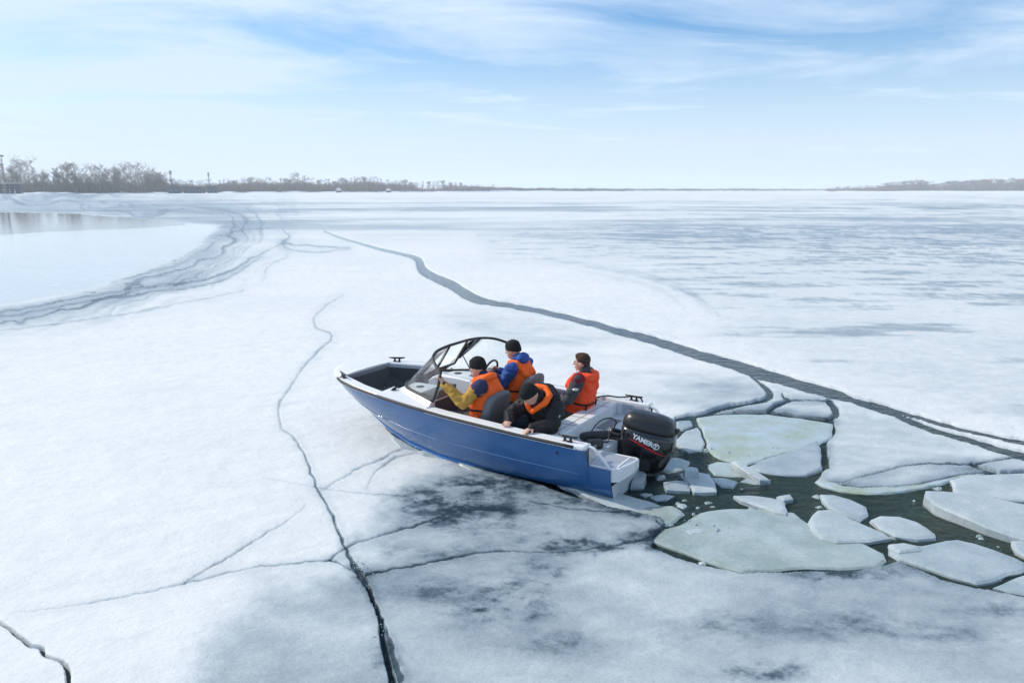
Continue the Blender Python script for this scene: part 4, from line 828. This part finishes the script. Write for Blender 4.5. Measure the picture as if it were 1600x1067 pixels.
# stern platforms
for s in (1, -1):
    o = [(-.242, .42), (-.242, .885), (-.50, .872), (-.57, .82), (-.63, .58), (-.635, .44), (-.60, .42)]
    po = [(x, s * y) for x, y in o]; 
    if s < 0: po = po[::-1]
    pm = MB(); n = len(po); pm.rings([[(x, y, .30 - .05 * max(0, min(1, (abs(y) - .44) / .4))) for x, y in po], [(x, y, .395) for x, y in po], [(x * .985, y * .99, .405) for x, y in po]]); pp = pm.build('stern_platform', M_WHITE, boat)
    ti = [(-.26, .45), (-.26, .86), (-.49, .85), (-.545, .80), (-.60, .57), (-.605, .46)]; ti = [(x, s * y) for x, y in ti]
    if s < 0: ti = ti[::-1]
    MB().prism(ti, .403, .409).build('tread_pad', M_TREAD, pp)
    MB().box(-.548, -.53, min(s*.46, s*.80), max(s*.46, s*.80), .409, .416).build('edge_bar', M_WHITE, pp)
    MB().tube(curve_pts([(-.20, s*.90, .605), (-.27, s*.885, .60), (-.33, s*.88, .56), (-.42, s*.865, .46), (-.455, s*.855, .40)], 5), .018, 8).build('grab_handle', M_WHITE, boat, True)
    MB().box(-.2445, -.2395, min(s*.72, s*.90), max(s*.72, s*.90), .41, .58).build('stern_plate', M_ALU, boat)
def cleat(x, y, z, yaw):
    m = MB(); c, s_ = math.cos(yaw), math.sin(yaw); T = lambda p, q, r_: (x + c * p - s_ * q, y + s_ * p + c * q, z + r_)
    m.tube([T(-.12, 0, .062), T(-.06, 0, .055), T(.06, 0, .055), T(.12, 0, .062)], [.009, .014, .014, .009], 8)
    for p in (-.035, .035): m.tube([T(p, 0, -.01), T(p, 0, .055)], [.02, .012], 8)
    m.box(x - .055, x + .055, y - .02, y + .02, z - .004, z + .006); m.build('cleat', M_BLACK, boat, True)
for s in (1, -1): cleat(0.0, s * .925, sheer_z(0) + .016, 0); cleat(3.66, s * .565, sheer_z(3.66) + .016, s * R(-28))
# outboard
ob = empty('outboard_motor', (-.205, .0, .415)); ob.parent = boat; ob.rotation_euler = (0, R(-8), R(10))
def sup(hl, hw, cx, z, n=36, p=3.0): return [(cx + hl * math.copysign(abs(math.cos(t)) ** (2 / p), math.cos(t)), hw * math.copysign(abs(math.sin(t)) ** (2 / p), math.sin(t)), z) for t in [PI2 * k / n for k in range(n)]]
CZ = [(-.26,.19,.12),(-.22,.235,.155),(-.10,.285,.185),(.02,.318,.20),(.10,.325,.205),(.17,.32,.202),(.23,.31,.195)]
CW = MB(); CW.rings([sup(l, w_, -.335 + .02 * (z + .2), z) for z, l, w_ in CZ]); cowl = CW.build('cowl', M_COWL, ob, True)
CT = MB(); CT.rings([sup(l, w_, cx, z) for z, l, w_, cx in [(.2305,.298,.184,-.325),(.245,.315,.199,-.325),(.29,.307,.192,-.32),(.345,.285,.172,-.315),(.382,.255,.148,-.31),(.402,.20,.11,-.30),(.41,.10,.055,-.29)]]); ctop = CT.build('cowl_top', M_BLACK, ob, True)
MB().tube([(-.62, 0, .27), (-.645, 0, .26)], .05, 14).build('rear_vent', M_BLACK, ob)
lg = MB(); lg.rings([sup(.19, .11, -.34, -.25), sup(.13, .075, -.35, -.35), sup(.11, .05, -.37, -.55), sup(.13, .03, -.39, -.8)]); lg.build('motor_leg', M_BLACK, ob, True)
MB().rings([sup(.22, .10, -.42, -.62), sup(.22, .10, -.42, -.61)]).build('cavitation_plate', M_BLACK, ob)
gc = MB(); gc.tube([(-.16, 0, -.82), (-.30, 0, -.82), (-.52, 0, -.82), (-.58, 0, -.82)], [.01, .055, .05, .03], 12); gc.build('gear_case', M_BLACK, ob, True)
pr = MB()
for k in range(3):
    a = k * 2.094; u1 = Vector((0, math.cos(a), math.sin(a))); u2 = Vector((0, -math.sin(a), math.cos(a))); c0 = Vector((-.59, 0, -.82))
    P = [c0 + u1 * .03 + Vector((.02, 0, 0)), c0 + u1 * .10 + u2 * .05 + Vector((.03, 0, 0)), c0 + u1 * .15 + u2 * .02, c0 + u1 * .12 - u2 * .04 + Vector((-.03, 0, 0)), c0 + u1 * .03 - u2 * .02 + Vector((-.03, 0, 0))]
    pr.rings([[tuple(p) for p in P], [tuple(p + Vector((.008, 0, 0))) for p in P]])
pr.build('propeller', M_ALU, ob)
br = MB(); br.box(-.10, .10, -.13, .13, -.14, .06); br.box(-.06, .13, -.10, -.06, -.25, .10); br.box(-.06, .13, .06, .10, -.25, .10); br.tube([(-.05, -.05, -.02), (-.2, -.05, -.06)], .04, 8); br.build('clamp_bracket', M_BLACK, ob, bevel=.012)
def cowl_y(x, z):
    l = np.interp(z, [c[0] for c in CZ], [c[1] for c in CZ]); w_ = np.interp(z, [c[0] for c in CZ], [c[2] for c in CZ]); cx = -.335 + .02 * (z + .2)
    return w_ * max(0, 1 - min(1, abs((x - cx) / l)) ** 3.0) ** (1 / 3.0)
def on_cowl(name, P, mat):
    """flat artwork (right, up) bent onto the port side of the cowl"""
    vs, fs = P; a = R(-12); out_ = []
    for (r_, u_) in vs:
        x = -(r_ * math.cos(a) - u_ * math.sin(a)) - .335; z = r_ * math.sin(a) + u_ * math.cos(a) + .10
        out_.append((x, cowl_y(x, z) + .0035, z))
    m = MB(); m.add(out_, fs); return m.build(name, mat, cowl)
def text_art(body, size, x0, y0, bold=.0):
    cu = bpy.data.curves.new('lettering', 'FONT'); cu.body = body; cu.size = size; cu.offset = bold; cu.resolution_u = 3; o = bpy.data.objects.new('lettering', cu); COL.objects.link(o)
    me = o.to_mesh(); vs = [(v.co.x + x0, v.co.y + y0) for v in me.vertices]; fs = [tuple(p.vertices) for p in me.polygons]; o.to_mesh_clear(); bpy.data.objects.remove(o); return vs, fs
on_cowl('lettering', text_art('YAMER', .078, -.165, .010, .0030), M_LET)
def ring_art(cx, cy, r0, r1, n=22):
    vs = [(cx + r * math.cos(PI2 * k / n), cy + r * math.sin(PI2 * k / n)) for k in range(n) for r in (r0, r1)]; return vs, [(2*k, 2*k+1, (2*k+3) % (2*n), (2*k+2) % (2*n)) for k in range(n)]
on_cowl('emblem_ring', ring_art(.120, .034, .028, .039), M_LET)
on_cowl('emblem_letter', text_art('Y', .068, .096, .011, .0036), M_LET)
st_v = []; 
for k in range(15):
    r_ = -.20 + k * .033; wd = .014 * math.sin(math.pi * (k + .6) / 15.2); st_v += [(r_, -.028 - wd + .012 * math.cos(k / 14 * 3)), (r_, -.028 + wd + .012 * math.cos(k / 14 * 3))]
on_cowl('red_stripe', (st_v, [(2*k, 2*k+2, 2*k+3, 2*k+1) for k in range(14)]), M_RED)
# fenders in the well, mooring line
def boat_thing(name, mb, mat, base, label, cat, group=None, parts=()):
    wx, wy = boat_to_world(base[0], base[1]); e = empty(name, (wx, wy, base[2]), BRZ); tag(e, label, cat, group)
    for nm, m, ma in ((name + '_body', mb, mat),) + tuple(parts):
        m.v = [(x - base[0], y - base[1], z - base[2]) for x, y, z in m.v]; m.build(nm, ma, e, True)
    return e
def fender(p, q, r_):
    P = Vector(p); Q = Vector(q); ts = [0, .04, .12, .25, .5, .75, .88, .96, 1]; rr = [.25, .7, .95, 1, 1, 1, .95, .7, .25]
    return MB().tube([P.lerp(Q, t) for t in ts], [r_ * k for k in rr], 14)
boat_thing('fender', fender((.12, .40, .51), (-.19, .17, .53), .055), M_BLACK, (0, .3, .45), 'longer black fender lying across the motor well by the bench', 'fender', 'fenders in the motor well', (('line', MB().tube(curve_pts([(.02, .33, .55), (-.03, .2, .66), (-.10, .05, .68), (-.17, .02, .63), (-.16, .12, .55)], 6), .008, 6), M_BLACK),))
boat_thing('fender', fender((-.04, .56, .50), (-.20, .44, .50), .058), M_BLACK, (-.12, .5, .45), 'short black fender lying next to the tread platform', 'fender', 'fenders in the motor well', (('line', MB().tube(curve_pts([(-.20, .44, .52), (-.22, .36, .50), (-.2, .28, .60), (-.19, .22, .66)], 6), .007, 6), M_BLACK),))
boat_thing('mooring_line', MB().tube(curve_pts([(-.10, -.925, .50), (-.11, -.925, .66), (0, -.925, .69), (.18, -.90, .66), (.36, -.86, .66), (.50, -.80, .62), (.55, -.74, .50), (.60, -.70, .43)], 6), .010, 6), M_BLACK, (0, -.92, .62), 'black mooring line running from the starboard stern cleat into the cockpit', 'rope')

# ------------------------------------------------------------------ people (one continuous body each, clothes as children)
M_SKIN = principled('skin', (.56, .33, .25), .55, var=.08, scale=12)
def cloth(name, col, rough=.85, fold=.35, fs=16): return principled(name, col, rough, var=.12, scale=5, bump=fold, bscale=fs, spec=.3)
M_ORANGE = cloth('orange_vest', (1.0, .135, .012), .7, .30, 14); M_REDOR = cloth('red_orange_vest', (1.0, .085, .022), .7, .30, 14); M_STRAP = cloth('black_strap', (.012, .012, .014), .7, .05); M_KNIT = cloth('black_knit', (.014, .014, .015), .95, .5, 80)
M_YEL = cloth('mustard_sleeve', (.47, .265, .05), .85, .5, 12); M_NAVY = cloth('navy_cloth', (.035, .035, .085), .9, .4); M_BLUEJ = cloth('blue_jacket', (.028, .085, .30), .75, .5, 12)
M_COAT = cloth('black_coat', (.011, .011, .012), .62, .6, 9); M_GREYJ = cloth('grey_jacket', (.055, .06, .065), .8, .5, 12); M_MAROON = cloth('maroon_cloth', (.20, .008, .02), .8, .4)
M_GTROU = cloth('grey_trousers', (.10, .095, .09), .9, .5, 12); M_DTROU = cloth('dark_trousers', (.02, .025, .045), .9, .5, 12); M_BOOT = cloth('dark_boot', (.015, .013, .012), .6, .1); M_HAIR = cloth('brown_hair', (.055, .030, .018), .8, .5, 60); M_EYE = principled('eye', (.02, .015, .012), .2); M_REFL = principled('silver_patch', (.55, .56, .57), .4, metal=.4)
M_LIP = principled('lip', (.42, .17, .15), .5)
V3 = Vector; UP = Vector((0, 0, 1))
def frame(d):
    d = d.normalized(); a = d.cross(UP if abs(d.z) < .95 else V3((1, 0, 0))).normalized(); return d, a, a.cross(d)
def cap(m, p, q, r1, r2=None, n=14):
    p = V3(p); q = V3(q); r2 = r1 if r2 is None else r2; d, a, b_ = frame(q - p if (q - p).length > 1e-5 else UP); rs = []
    for t in (-85, -60, -30, 0): rs.append((p + d * (r1 * math.sin(R(t))), r1 * math.cos(R(t))))
    for t in (0, 30, 60, 85): rs.append((q + d * (r2 * math.sin(R(t))), r2 * math.cos(R(t))))
    m.rings([[c + (a * math.cos(k * PI2 / n) + b_ * math.sin(k * PI2 / n)) * r for k in range(n)] for c, r in rs]); return m
def chain(m, pts, rad):
    for i in range(len(pts) - 1): cap(m, pts[i], pts[i + 1], rad[i], rad[i + 1])
    return m
def ell(m, c, ax, n=16):
    c = V3(c); A, B, C_ = ax; rs = []
    for i in range(1, 12):
        t = math.pi * i / 12 - math.pi / 2; rs.append([c + C_ * math.sin(t) + (A * math.cos(k * PI2 / n) + B * math.sin(k * PI2 / n)) * math.cos(t) for k in range(n)])
    m.rings(rs); return m
def loft(m, rows, n=26, p=2.5):
    rs = []
    for c, A, B in rows:
        rs.append([V3(c) + A * math.copysign(abs(math.cos(t)) ** (2 / p), math.cos(t)) + B * math.copysign(abs(math.sin(t)) ** (2 / p), math.sin(t)) for t in [PI2 * k / n for k in range(n)]])
    m.rings(rs); return m
def fuse(name, m, mat, parent, voxel=.011, it=4, wrinkle=0.0, ws=9.0, seed=0):
    """union of the overlapping shapes into one skin"""
    me = bpy.data.meshes.new(name); me.from_pydata([tuple(map(float, v)) for v in m.v], [], m.f)
    bm = bmesh.new(); bm.from_mesh(me); bmesh.ops.recalc_face_normals(bm, faces=bm.faces); bm.to_mesh(me); bm.free()
    o = bpy.data.objects.new(name + '_tmp', me); COL.objects.link(o)
    r_ = o.modifiers.new('r', 'REMESH'); r_.mode = 'VOXEL'; r_.voxel_size = voxel; s_ = o.modifiers.new('s', 'SMOOTH'); s_.iterations = it; s_.factor = .5
    dg = bpy.context.evaluated_depsgraph_get(); ev = o.evaluated_get(dg); nm = bpy.data.meshes.new_from_object(ev); bpy.data.objects.remove(o); bpy.data.meshes.remove(me)
    nm.name = name; nm.materials.clear(); nm.materials.append(mat)
    if wrinkle > 0:
        nv = len(nm.vertices); co = np.empty(nv * 3, np.float32); no = np.empty(nv * 3, np.float32); nm.vertices.foreach_get('co', co); nm.vertices.foreach_get('normal', no); co = co.reshape(-1, 3); no = no.reshape(-1, 3)
        w_ = np.array([mnoise.noise(V3((p[0] * ws + seed, p[1] * ws, p[2] * ws * 1.9))) + .5 * mnoise.noise(V3((p[0] * ws * 2.3, p[1] * ws * 2.3 + seed, p[2] * ws * 3.4))) for p in co], np.float32)
        co = co + no * (w_ * wrinkle)[:, None]; nm.vertices.foreach_set('co', co.ravel()); nm.update()
    shade(nm); return link(name, nm, parent)
def hand(m, wrist, d, palm, curl, thumb_side, open_=False):
    """palm and five fingers: d = along the hand, palm = palm normal, thumb_side = +-1 along d x palm"""
    w = V3(wrist); d = V3(d).normalized(); pn = V3(palm); pn = (pn - d * pn.dot(d)).normalized(); sd = d.cross(pn) * thumb_side
    ell(m, w + d * .05, (d * .058, sd * .042, pn * .019))
    for k, (off, ln) in enumerate(((.030, .078), (.011, .086), (-.009, .080), (-.028, .064))):
        a = w + d * .085 + sd * off; dd = d.copy(); ang = 0
        for sgm, fr in enumerate((.42, .33, .25)):
            ang = R(curl) * (.7 + sgm * .25 + k * .05) if sgm else R(curl) * .45; dd = (dd * math.cos(ang) + pn * math.sin(ang)).normalized(); pn2 = pn
            b_ = a + dd * ln * fr; cap(m, a, b_, .0105 - .0012 * sgm, .0098 - .0012 * sgm, 8); a = b_
            pn = (pn - dd * pn.dot(dd)).normalized()
        pn = V3(palm); pn = (pn - d * pn.dot(d)).normalized()
    t0 = w + d * .025 + sd * .034; t1 = t0 + (d * .6 + sd * .55 + pn * .45).normalized() * .040; t2 = t1 + (d * .85 + pn * .6 + sd * .1).normalized() * .032
    cap(m, t0, t1, .0145, .0115, 8); cap(m, t1, t2, .0112, .0095, 8)
def person(base, J, face, HF, HU, label, jacket, sleeve, trousers, headwear, vest=True, vmat=None, bulky=1.0, hands=None, extras=None, seed=0):
    """J: joints in boat coordinates; face = chest direction; HF/HU = head facing and up"""
    B0 = V3(base); P = {k: V3(v) - B0 for k, v in J.items()}
    wx, wy = boat_to_world(base[0], base[1]); root = empty('person', (wx, wy, base[2]), BRZ); tag(root, label, 'person', 'people in the boat')
    F_ = V3(face).normalized(); hf = V3(HF).normalized(); hu = V3(HU); hu = (hu - hf * hu.dot(hf)).normalized(); hl = hu.cross(hf)
    sp_ = (P['neck'] - P['hip']).normalized(); L_ = sp_.cross(F_).normalized(); Fw = L_.cross(sp_).normalized()
    at_ = lambda t: P['hip'].lerp(P['chest'], t / .7) if t < .7 else P['chest'].lerp(P['neck'], (t - .7) / .3)
    # --- body
    m = MB(); loft(m, [(at_(t), L_ * w_, Fw * d_) for t, w_, d_ in ((-.12, .10, .09), (0, .155, .11), (.3, .14, .10), (.6, .155, .11), (.85, .15, .095), (1.0, .075, .07))])
    h = P['head']; cap(m, P['neck'] - sp_ * .03, h - hu * .05 - hf * .015, .056, .050)
    ell(m, h + hu * .012, (hf * .096, hl * .076, hu * .112)); ell(m, h + hf * .026 - hu * .058, (hf * .064, hl * .054, hu * .058)); ell(m, h + hf * .070 - hu * .010, (hf * .022, hl * .05, hu * .04))
    cap(m, h + hf * .090 + hu * .005, h + hf * .112 - hu * .026, .009, .014, 8); ell(m, h + hf * .078 - hu * .062, (hf * .02, hl * .026, hu * .012))
    for s in (1, -1): ell(m, h + hl * (.078 * s) - hf * .008 - hu * .005, (hf * .02, hl * .011, hu * .031)); ell(m, h + hf * .082 + hl * (.034 * s) + hu * .028, (hf * .012, hl * .024, hu * .008))
    for sd in 'LR':
        chain(m, [P['sh' + sd], P['el' + sd], P['wr' + sd]], [.058, .045, .031]); chain(m, [P['hip'] + L_ * (.09 if sd == 'L' else -.09), P['kn' + sd], P['an' + sd]], [.082, .060, .042]); cap(m, P['an' + sd] - UP * .02, P['an' + sd] + F_ * .13 - UP * .045, .045, .035)
        hd, pn, cu, ts = hands[sd]; hand(m, P['wr' + sd], hd, pn, cu, ts)
    body = fuse('body', m, M_SKIN, root, .0075, 2)
    for s in (1, -1): ell(MBx := MB(), h + hf * .0925 + hl * (.034 * s) + hu * .012, (hf * .006, hl * .012, hu * .006), 10); MBx.build('eye', M_EYE, body, True)
    ell(MBx := MB(), h + hf * .0965 - hu * .061, (hf * .004, hl * .022, hu * .005), 10); MBx.build('mouth', M_LIP, body, True)
    # --- trousers and boots
    m = MB(); ell(m, P['hip'] - UP * .02, (L_ * .185, Fw * .145, sp_ * .13))
    for sd in 'LR': chain(m, [P['hip'] + L_ * (.09 if sd == 'L' else -.09), P['kn' + sd], P['an' + sd] + UP * .03], [.105, .078, .062])
    fuse('trousers', m, trousers, root, .013, 3, .006, 10, seed)
    for sd in 'LR': m = MB(); cap(m, P['an' + sd] + UP * .06, P['an' + sd] - UP * .02, .062, .056); cap(m, P['an' + sd] - UP * .03, P['an' + sd] + F_ * .15 - UP * .045, .055, .045); fuse('boot', m, M_BOOT, root, .014, 2)
    # --- jacket
    k = bulky; m = MB(); loft(m, [(at_(t), L_ * w_ * k, Fw * d_ * k) for t, w_, d_ in ((-.02, .15, .12), (.04, .178, .14), (.3, .175, .14), (.6, .185, .14), (.85, .175, .125), (.97, .11, .10), (1.05, .07, .07))])
    for sd in 'LR':
        e_ = P['el' + sd]; w_ = P['wr' + sd]; m2 = m if sleeve is jacket else MB(); chain(m2, [P['sh' + sd], P['sh' + sd].lerp(e_, .55), e_, e_.lerp(w_, .6), w_ - (w_ - e_).normalized() * .0], [.085 * k, .080 * k, .074 * k, .067 * k, .050 * k])
        if m2 is not m: fuse('sleeve', m2, sleeve, root, .011, 3, .014, 12, seed + 3)
    cap(m, P['neck'] - sp_ * .04, P['neck'] + sp_ * .045 , .078 * k, .068 * k)
    fuse('jacket', m, jacket, root, .0115, 3, .014 * k, 10, seed)
    # --- head wear
    m = MB()
    if headwear == 'cap':
        rows = []
        for z, a, b_ in ((-.002, .090, .110), (.012, .0925, .1125), (.040, .0930, .1130), (.046, .090, .110), (.075, .087, .105), (.105, .073, .088), (.128, .048, .058), (.140, .018, .022)): rows.append((h + hu * (z + .012) - hf * (.004 + .1 * max(0, .05 - z) * .2), hf * b_, hl * a))
        rn_ = [[V3(c) + A * math.cos(t) + B * math.sin(t) + hu * (.018 * math.cos(t) if i < 5 else 0) for t in [PI2 * q / 28 for q in range(28)]] for i, (c, A, B) in enumerate(rows)]
        m.rings(rn_); m.build('cap', M_KNIT, root, True)
    else:
        ell(m, h + hu * .045 - hf * .014, (hf * .096, hl * .085, hu * .092)); ell(m, h + hu * .085 + hf * .03, (hf * .062, hl * .066, hu * .045)); ell(m, h - hf * .055 - hu * .01, (hf * .048, hl * .070, hu * .075))
        fuse('hair', m, M_HAIR, root, .009, 2, .004, 30)
    # --- life jacket
    if vest:
        m = MB(); loft(m, [(at_(t), L_ * w_, Fw * d_) for t, w_, d_ in ((.02, .17, .14), (.06, .20, .172), (.25, .205, .178), (.33, .200, .172), (.42, .205, .180), (.65, .195, .178), (.82, .165, .160), (.93, .145, .140), (.98, .11, .11))], p=2.8)
        for s in (1, -1): chain(m, [at_(.75) + L_ * .10 * s - Fw * .13, at_(.97) + L_ * .115 * s - Fw * .05, at_(.98) + L_ * .11 * s + Fw * .05, at_(.72) + L_ * .085 * s + Fw * .15], [.055, .05, .05, .055])
        if vest == 'collar': chain(m, [at_(1.0) + L_ * .10 + Fw * .03, at_(1.03) + L_ * .085 - Fw * .085, at_(1.05) - Fw * .12, at_(1.03) - L_ * .085 - Fw * .085, at_(1.0) - L_ * .10 + Fw * .03], [.045, .05, .05, .05, .045])
        fuse('life_jacket', m, vmat or M_ORANGE, root, .0115, 3, .011, 9, seed + 9)
        m = MB()
        for t0, wd in ((.36, 1.0),): m.rings([[at_(t0 + dt) + L_ * (.2145 * math.copysign(abs(math.cos(a)) ** (2 / 2.8), math.cos(a))) + Fw * (.192 * math.copysign(abs(math.sin(a)) ** (2 / 2.8), math.sin(a))) for a in [PI2 * q / 40 for q in range(40)]] for dt in (-.025, .025)], False, False)
        m.build('strap', M_STRAP, root, True)
        m = MB(); 
        for s in (1, -1): m.tube([at_(t) + L_ * (.155 * s) + Fw * (-.165 if s > 0 else -.165) for t in (.04, .2, .36)], .012, 6)
        m.build('side_strap', M_STRAP, root, True)
    if extras: extras(root, P, h, hf, hu, hl, at_, L_, Fw, sp_)
    return root
# --- passenger in mustard sleeves, holding the windshield frame
def exA(root, P, h, hf, hu, hl, at_, L_, Fw, sp_):
    m = MB()
    for s in (1,): ell(m, at_(.93) + L_ * .135 * s + Fw * .085, (L_ * .035, Fw * .022, sp_ * .018))
    m.build('reflective_patch', M_REFL, root, True)
    d = (P['wrL'] - P['elL']).normalized(); cap(m := MB(), P['wrL'] - d * .035, P['wrL'] - d * .012, .050, .049); m.build('wrist_band', M_NAVY, root, True)
    for sd in 'LR': m = MB(); chain(m, [P['sh' + sd], P['sh' + sd].lerp(P['el' + sd], .20)], [.098, .094]); fuse('shoulder_yoke', m, M_NAVY, root, .012, 3, .006)
person((1.36, .48, .42), dict(hip=(1.36, .48, .53), chest=(1.355, .48, .86), neck=(1.39, .48, 1.055), head=(1.475, .475, 1.165), shL=(1.31, .665, 1.00), elL=(1.485, .79, .80), wrL=(1.735, .825, 1.005), shR=(1.37, .295, 1.00), elR=(1.52, .215, .76), wrR=(1.72, .33, .69), knL=(1.80, .60, .53), anL=(1.92, .60, .19), knR=(1.80, .37, .53), anR=(1.92, .36, .19)),
       (1, .02, 0), (1, .10, -.12), (0, 0, 1), 'passenger in mustard sleeves and orange life jacket gripping the windshield frame', M_NAVY, M_YEL, M_GTROU, 'cap', vest='collar',
       hands=dict(L=((.45, .12, .85), (.8, .1, -.4), 60, -1), R=((.85, .2, -.3), (0, .2, -1), 35, 1)), extras=exA, seed=1)
# --- driver in blue
def exB(root, P, h, hf, hu, hl, at_, L_, Fw, sp_):
    m = MB(); ell(m, P['neck'] - Fw * .075 + sp_ * .035, (L_ * .125, Fw * .075, sp_ * .085)); ell(m, P['neck'] + sp_ * .05 - Fw * .02, (L_ * .095, Fw * .095, sp_ * .06)); fuse('hood', m, M_BLUEJ, root, .011, 3, .008, 11)
person((1.42, -.48, .42), dict(hip=(1.44, -.48, .53), chest=(1.45, -.48, .87), neck=(1.48, -.48, 1.07), head=(1.555, -.475, 1.20), shL=(1.46, -.285, 1.01), elL=(1.60, -.225, .77), wrL=(1.86, -.34, .86), shR=(1.46, -.675, 1.01), elR=(1.60, -.735, .77), wrR=(1.86, -.62, .86), knL=(1.84, -.37, .53), anL=(1.90, -.37, .19), knR=(1.84, -.60, .53), anR=(1.90, -.60, .19)),
       (1, 0, 0), (1, .06, -.10), (0, 0, 1), 'driver in a blue hooded jacket and orange life jacket on the starboard seat', M_BLUEJ, M_BLUEJ, M_DTROU, 'cap',
       hands=dict(L=((.7, -.3, .35), (.3, -.8, -.2), 75, 1), R=((.7, .3, .35), (.3, .8, -.2), 75, -1)), extras=exB, seed=2)
# --- man in the black coat leaning over the port side
def exC(root, P, h, hf, hu, hl, at_, L_, Fw, sp_):
    m = MB(); n_ = P['neck']
    chain(m, [n_ + Fw * .150 - sp_ * .10 + L_ * .012, n_ + Fw * .135 - sp_ * .02 + L_ * .06, n_ + Fw * .03 + L_ * .125 + sp_ * .035, n_ - Fw * .085 + L_ * .10 + sp_ * .055, n_ - Fw * .125 + sp_ * .06, n_ - Fw * .085 - L_ * .10 + sp_ * .055, n_ + Fw * .03 - L_ * .125 + sp_ * .035, n_ + Fw * .135 - L_ * .06 - sp_ * .02, n_ + Fw * .150 - sp_ * .10 - L_ * .012], [.028, .034, .038, .040, .040, .040, .038, .034, .028]); fuse('life_jacket_collar', m, M_ORANGE, root, .011, 3, .005)
    m = MB(); chain(m, [n_ - Fw * .13 + L_ * .13 - sp_ * .02, n_ - Fw * .165 - sp_ * .01, n_ - Fw * .13 - L_ * .13 - sp_ * .02], [.07, .08, .07]); fuse('hood', m, M_COAT, root, .012, 3, .008, 9)
    ell(m := MB(), P['shL'].lerp(P['elL'], .55) + V3((-.085, .02, .03)), (V3((.004, 0, 0)), V3((0, .02, 0)), V3((0, 0, .024)))); m.build('sleeve_badge', M_REFL, root)
person((.66, .22, .42), dict(hip=(.66, .24, .52), chest=(.595, .43, .79), neck=(.585, .53, .93), head=(.625, .655, 1.0), shL=(.385, .47, .84), elL=(.345, .66, .665), wrL=(.475, .865, .685), shR=(.775, .455, .84), elR=(.905, .63, .72), wrR=(.82, .80, .695), knL=(.98, .44, .50), anL=(1.02, .46, .19), knR=(1.02, .20, .50), anR=(1.04, .2, .19)),
       (.22, .95, -.1), (.42, .62, -.66), (.2, .4, .9), 'man in a black coat leaning over the port gunwale with both hands on it', M_COAT, M_COAT, M_DTROU, 'cap', vest=False, bulky=1.2,
       hands=dict(L=((.35, .85, -.12), (0, .25, -1), 42, 1), R=((-.25, .85, -.10), (0, .2, -1), 48, -1)), extras=exC, seed=3)
# --- bareheaded man on the aft bench
def exD(root, P, h, hf, hu, hl, at_, L_, Fw, sp_):
    n_ = P['neck']; m = MB(); chain(m, [n_ + L_ * .12 - sp_ * .02 + Fw * .02, n_ - Fw * .10 + L_ * .10 - sp_ * .01, n_ - Fw * .145 - sp_ * .02, n_ - Fw * .10 - L_ * .10 - sp_ * .01, n_ - L_ * .12 - sp_ * .02 + Fw * .02], [.052, .062, .066, .062, .052]); fuse('vest_collar', m, M_REDOR, root, .0115, 3, .007, 9)
    cap(m := MB(), n_ - sp_ * .01, n_ + sp_ * .06, .086, .076); m.build('collar', M_GREYJ, root, True)
    for sd in 'L': m = MB(); chain(m, [P['sh' + sd] + UP * .012, P['sh' + sd].lerp(P['el' + sd], .13) + UP * .012], [.086, .082]); fuse('shoulder_yoke', m, M_MAROON, root, .012, 3, .006)
    m = MB(); e_ = P['elL']; s_ = P['shL']; d = (e_ - s_).normalized(); c_ = s_.lerp(e_, .38) + V3((-.045, .062, .0)); ell(m, c_, (V3((.035, .02, 0)), V3((-.012, .02, 0)), d * .022)); m.build('sleeve_patch', M_REFL, root, True)
    for q in (.05, .125): ell(m := MB(), at_(.97) + L_ * q + Fw * .05 + sp_ * .045, (L_ * .026, Fw * .03, sp_ * .012)); m.build('reflective_patch', M_REFL, root, True)
person((.58, -.46, .42), dict(hip=(.58, -.46, .53), chest=(.515, -.46, .85), neck=(.49, -.455, 1.035), head=(.52, -.45, 1.165), shL=(.475, -.265, .985), elL=(.565, -.175, .74), wrL=(.80, -.22, .655), shR=(.50, -.65, .985), elR=(.58, -.71, .74), wrR=(.82, -.60, .66), knL=(.98, -.33, .50), anL=(1.05, -.33, .19), knR=(.98, -.58, .50), anR=(1.05, -.58, .19)),
       (1, .05, 0), (1, .12, .02), (0, 0, 1), 'bareheaded man in a grey jacket and orange life jacket on the aft bench', M_GREYJ, M_GREYJ, M_GTROU, 'hair', vmat=M_REDOR,
       hands=dict(L=((.9, .1, -.2), (0, .1, -1), 35, -1), R=((.9, 0, -.2), (0, 0, -1), 35, 1)), extras=exD, seed=4)

# ------------------------------------------------------------------ air
def haze():
    m = bpy.data.materials.new('cold_haze'); m.use_nodes = True; t = m.node_tree; t.nodes.clear()
    o = N(t, 'ShaderNodeOutputMaterial'); v = N(t, 'ShaderNodeVolumePrincipled'); t.links.new(v.outputs[0], o.inputs['Volume'])
    v.inputs['Color'].default_value = (.90, .96, 1.0, 1); v.inputs['Density'].default_value = HAZE_DENSITY; v.inputs['Anisotropy'].default_value = 0.1
    b = MB().box(-4000, 4000, -4000, 4000, -2.0, 50.0).build('haze', m); tag(b, kind='stuff', label='pale cold haze lying over the frozen lake', cat='haze')
HAZE_DENSITY = 0.00026
haze()
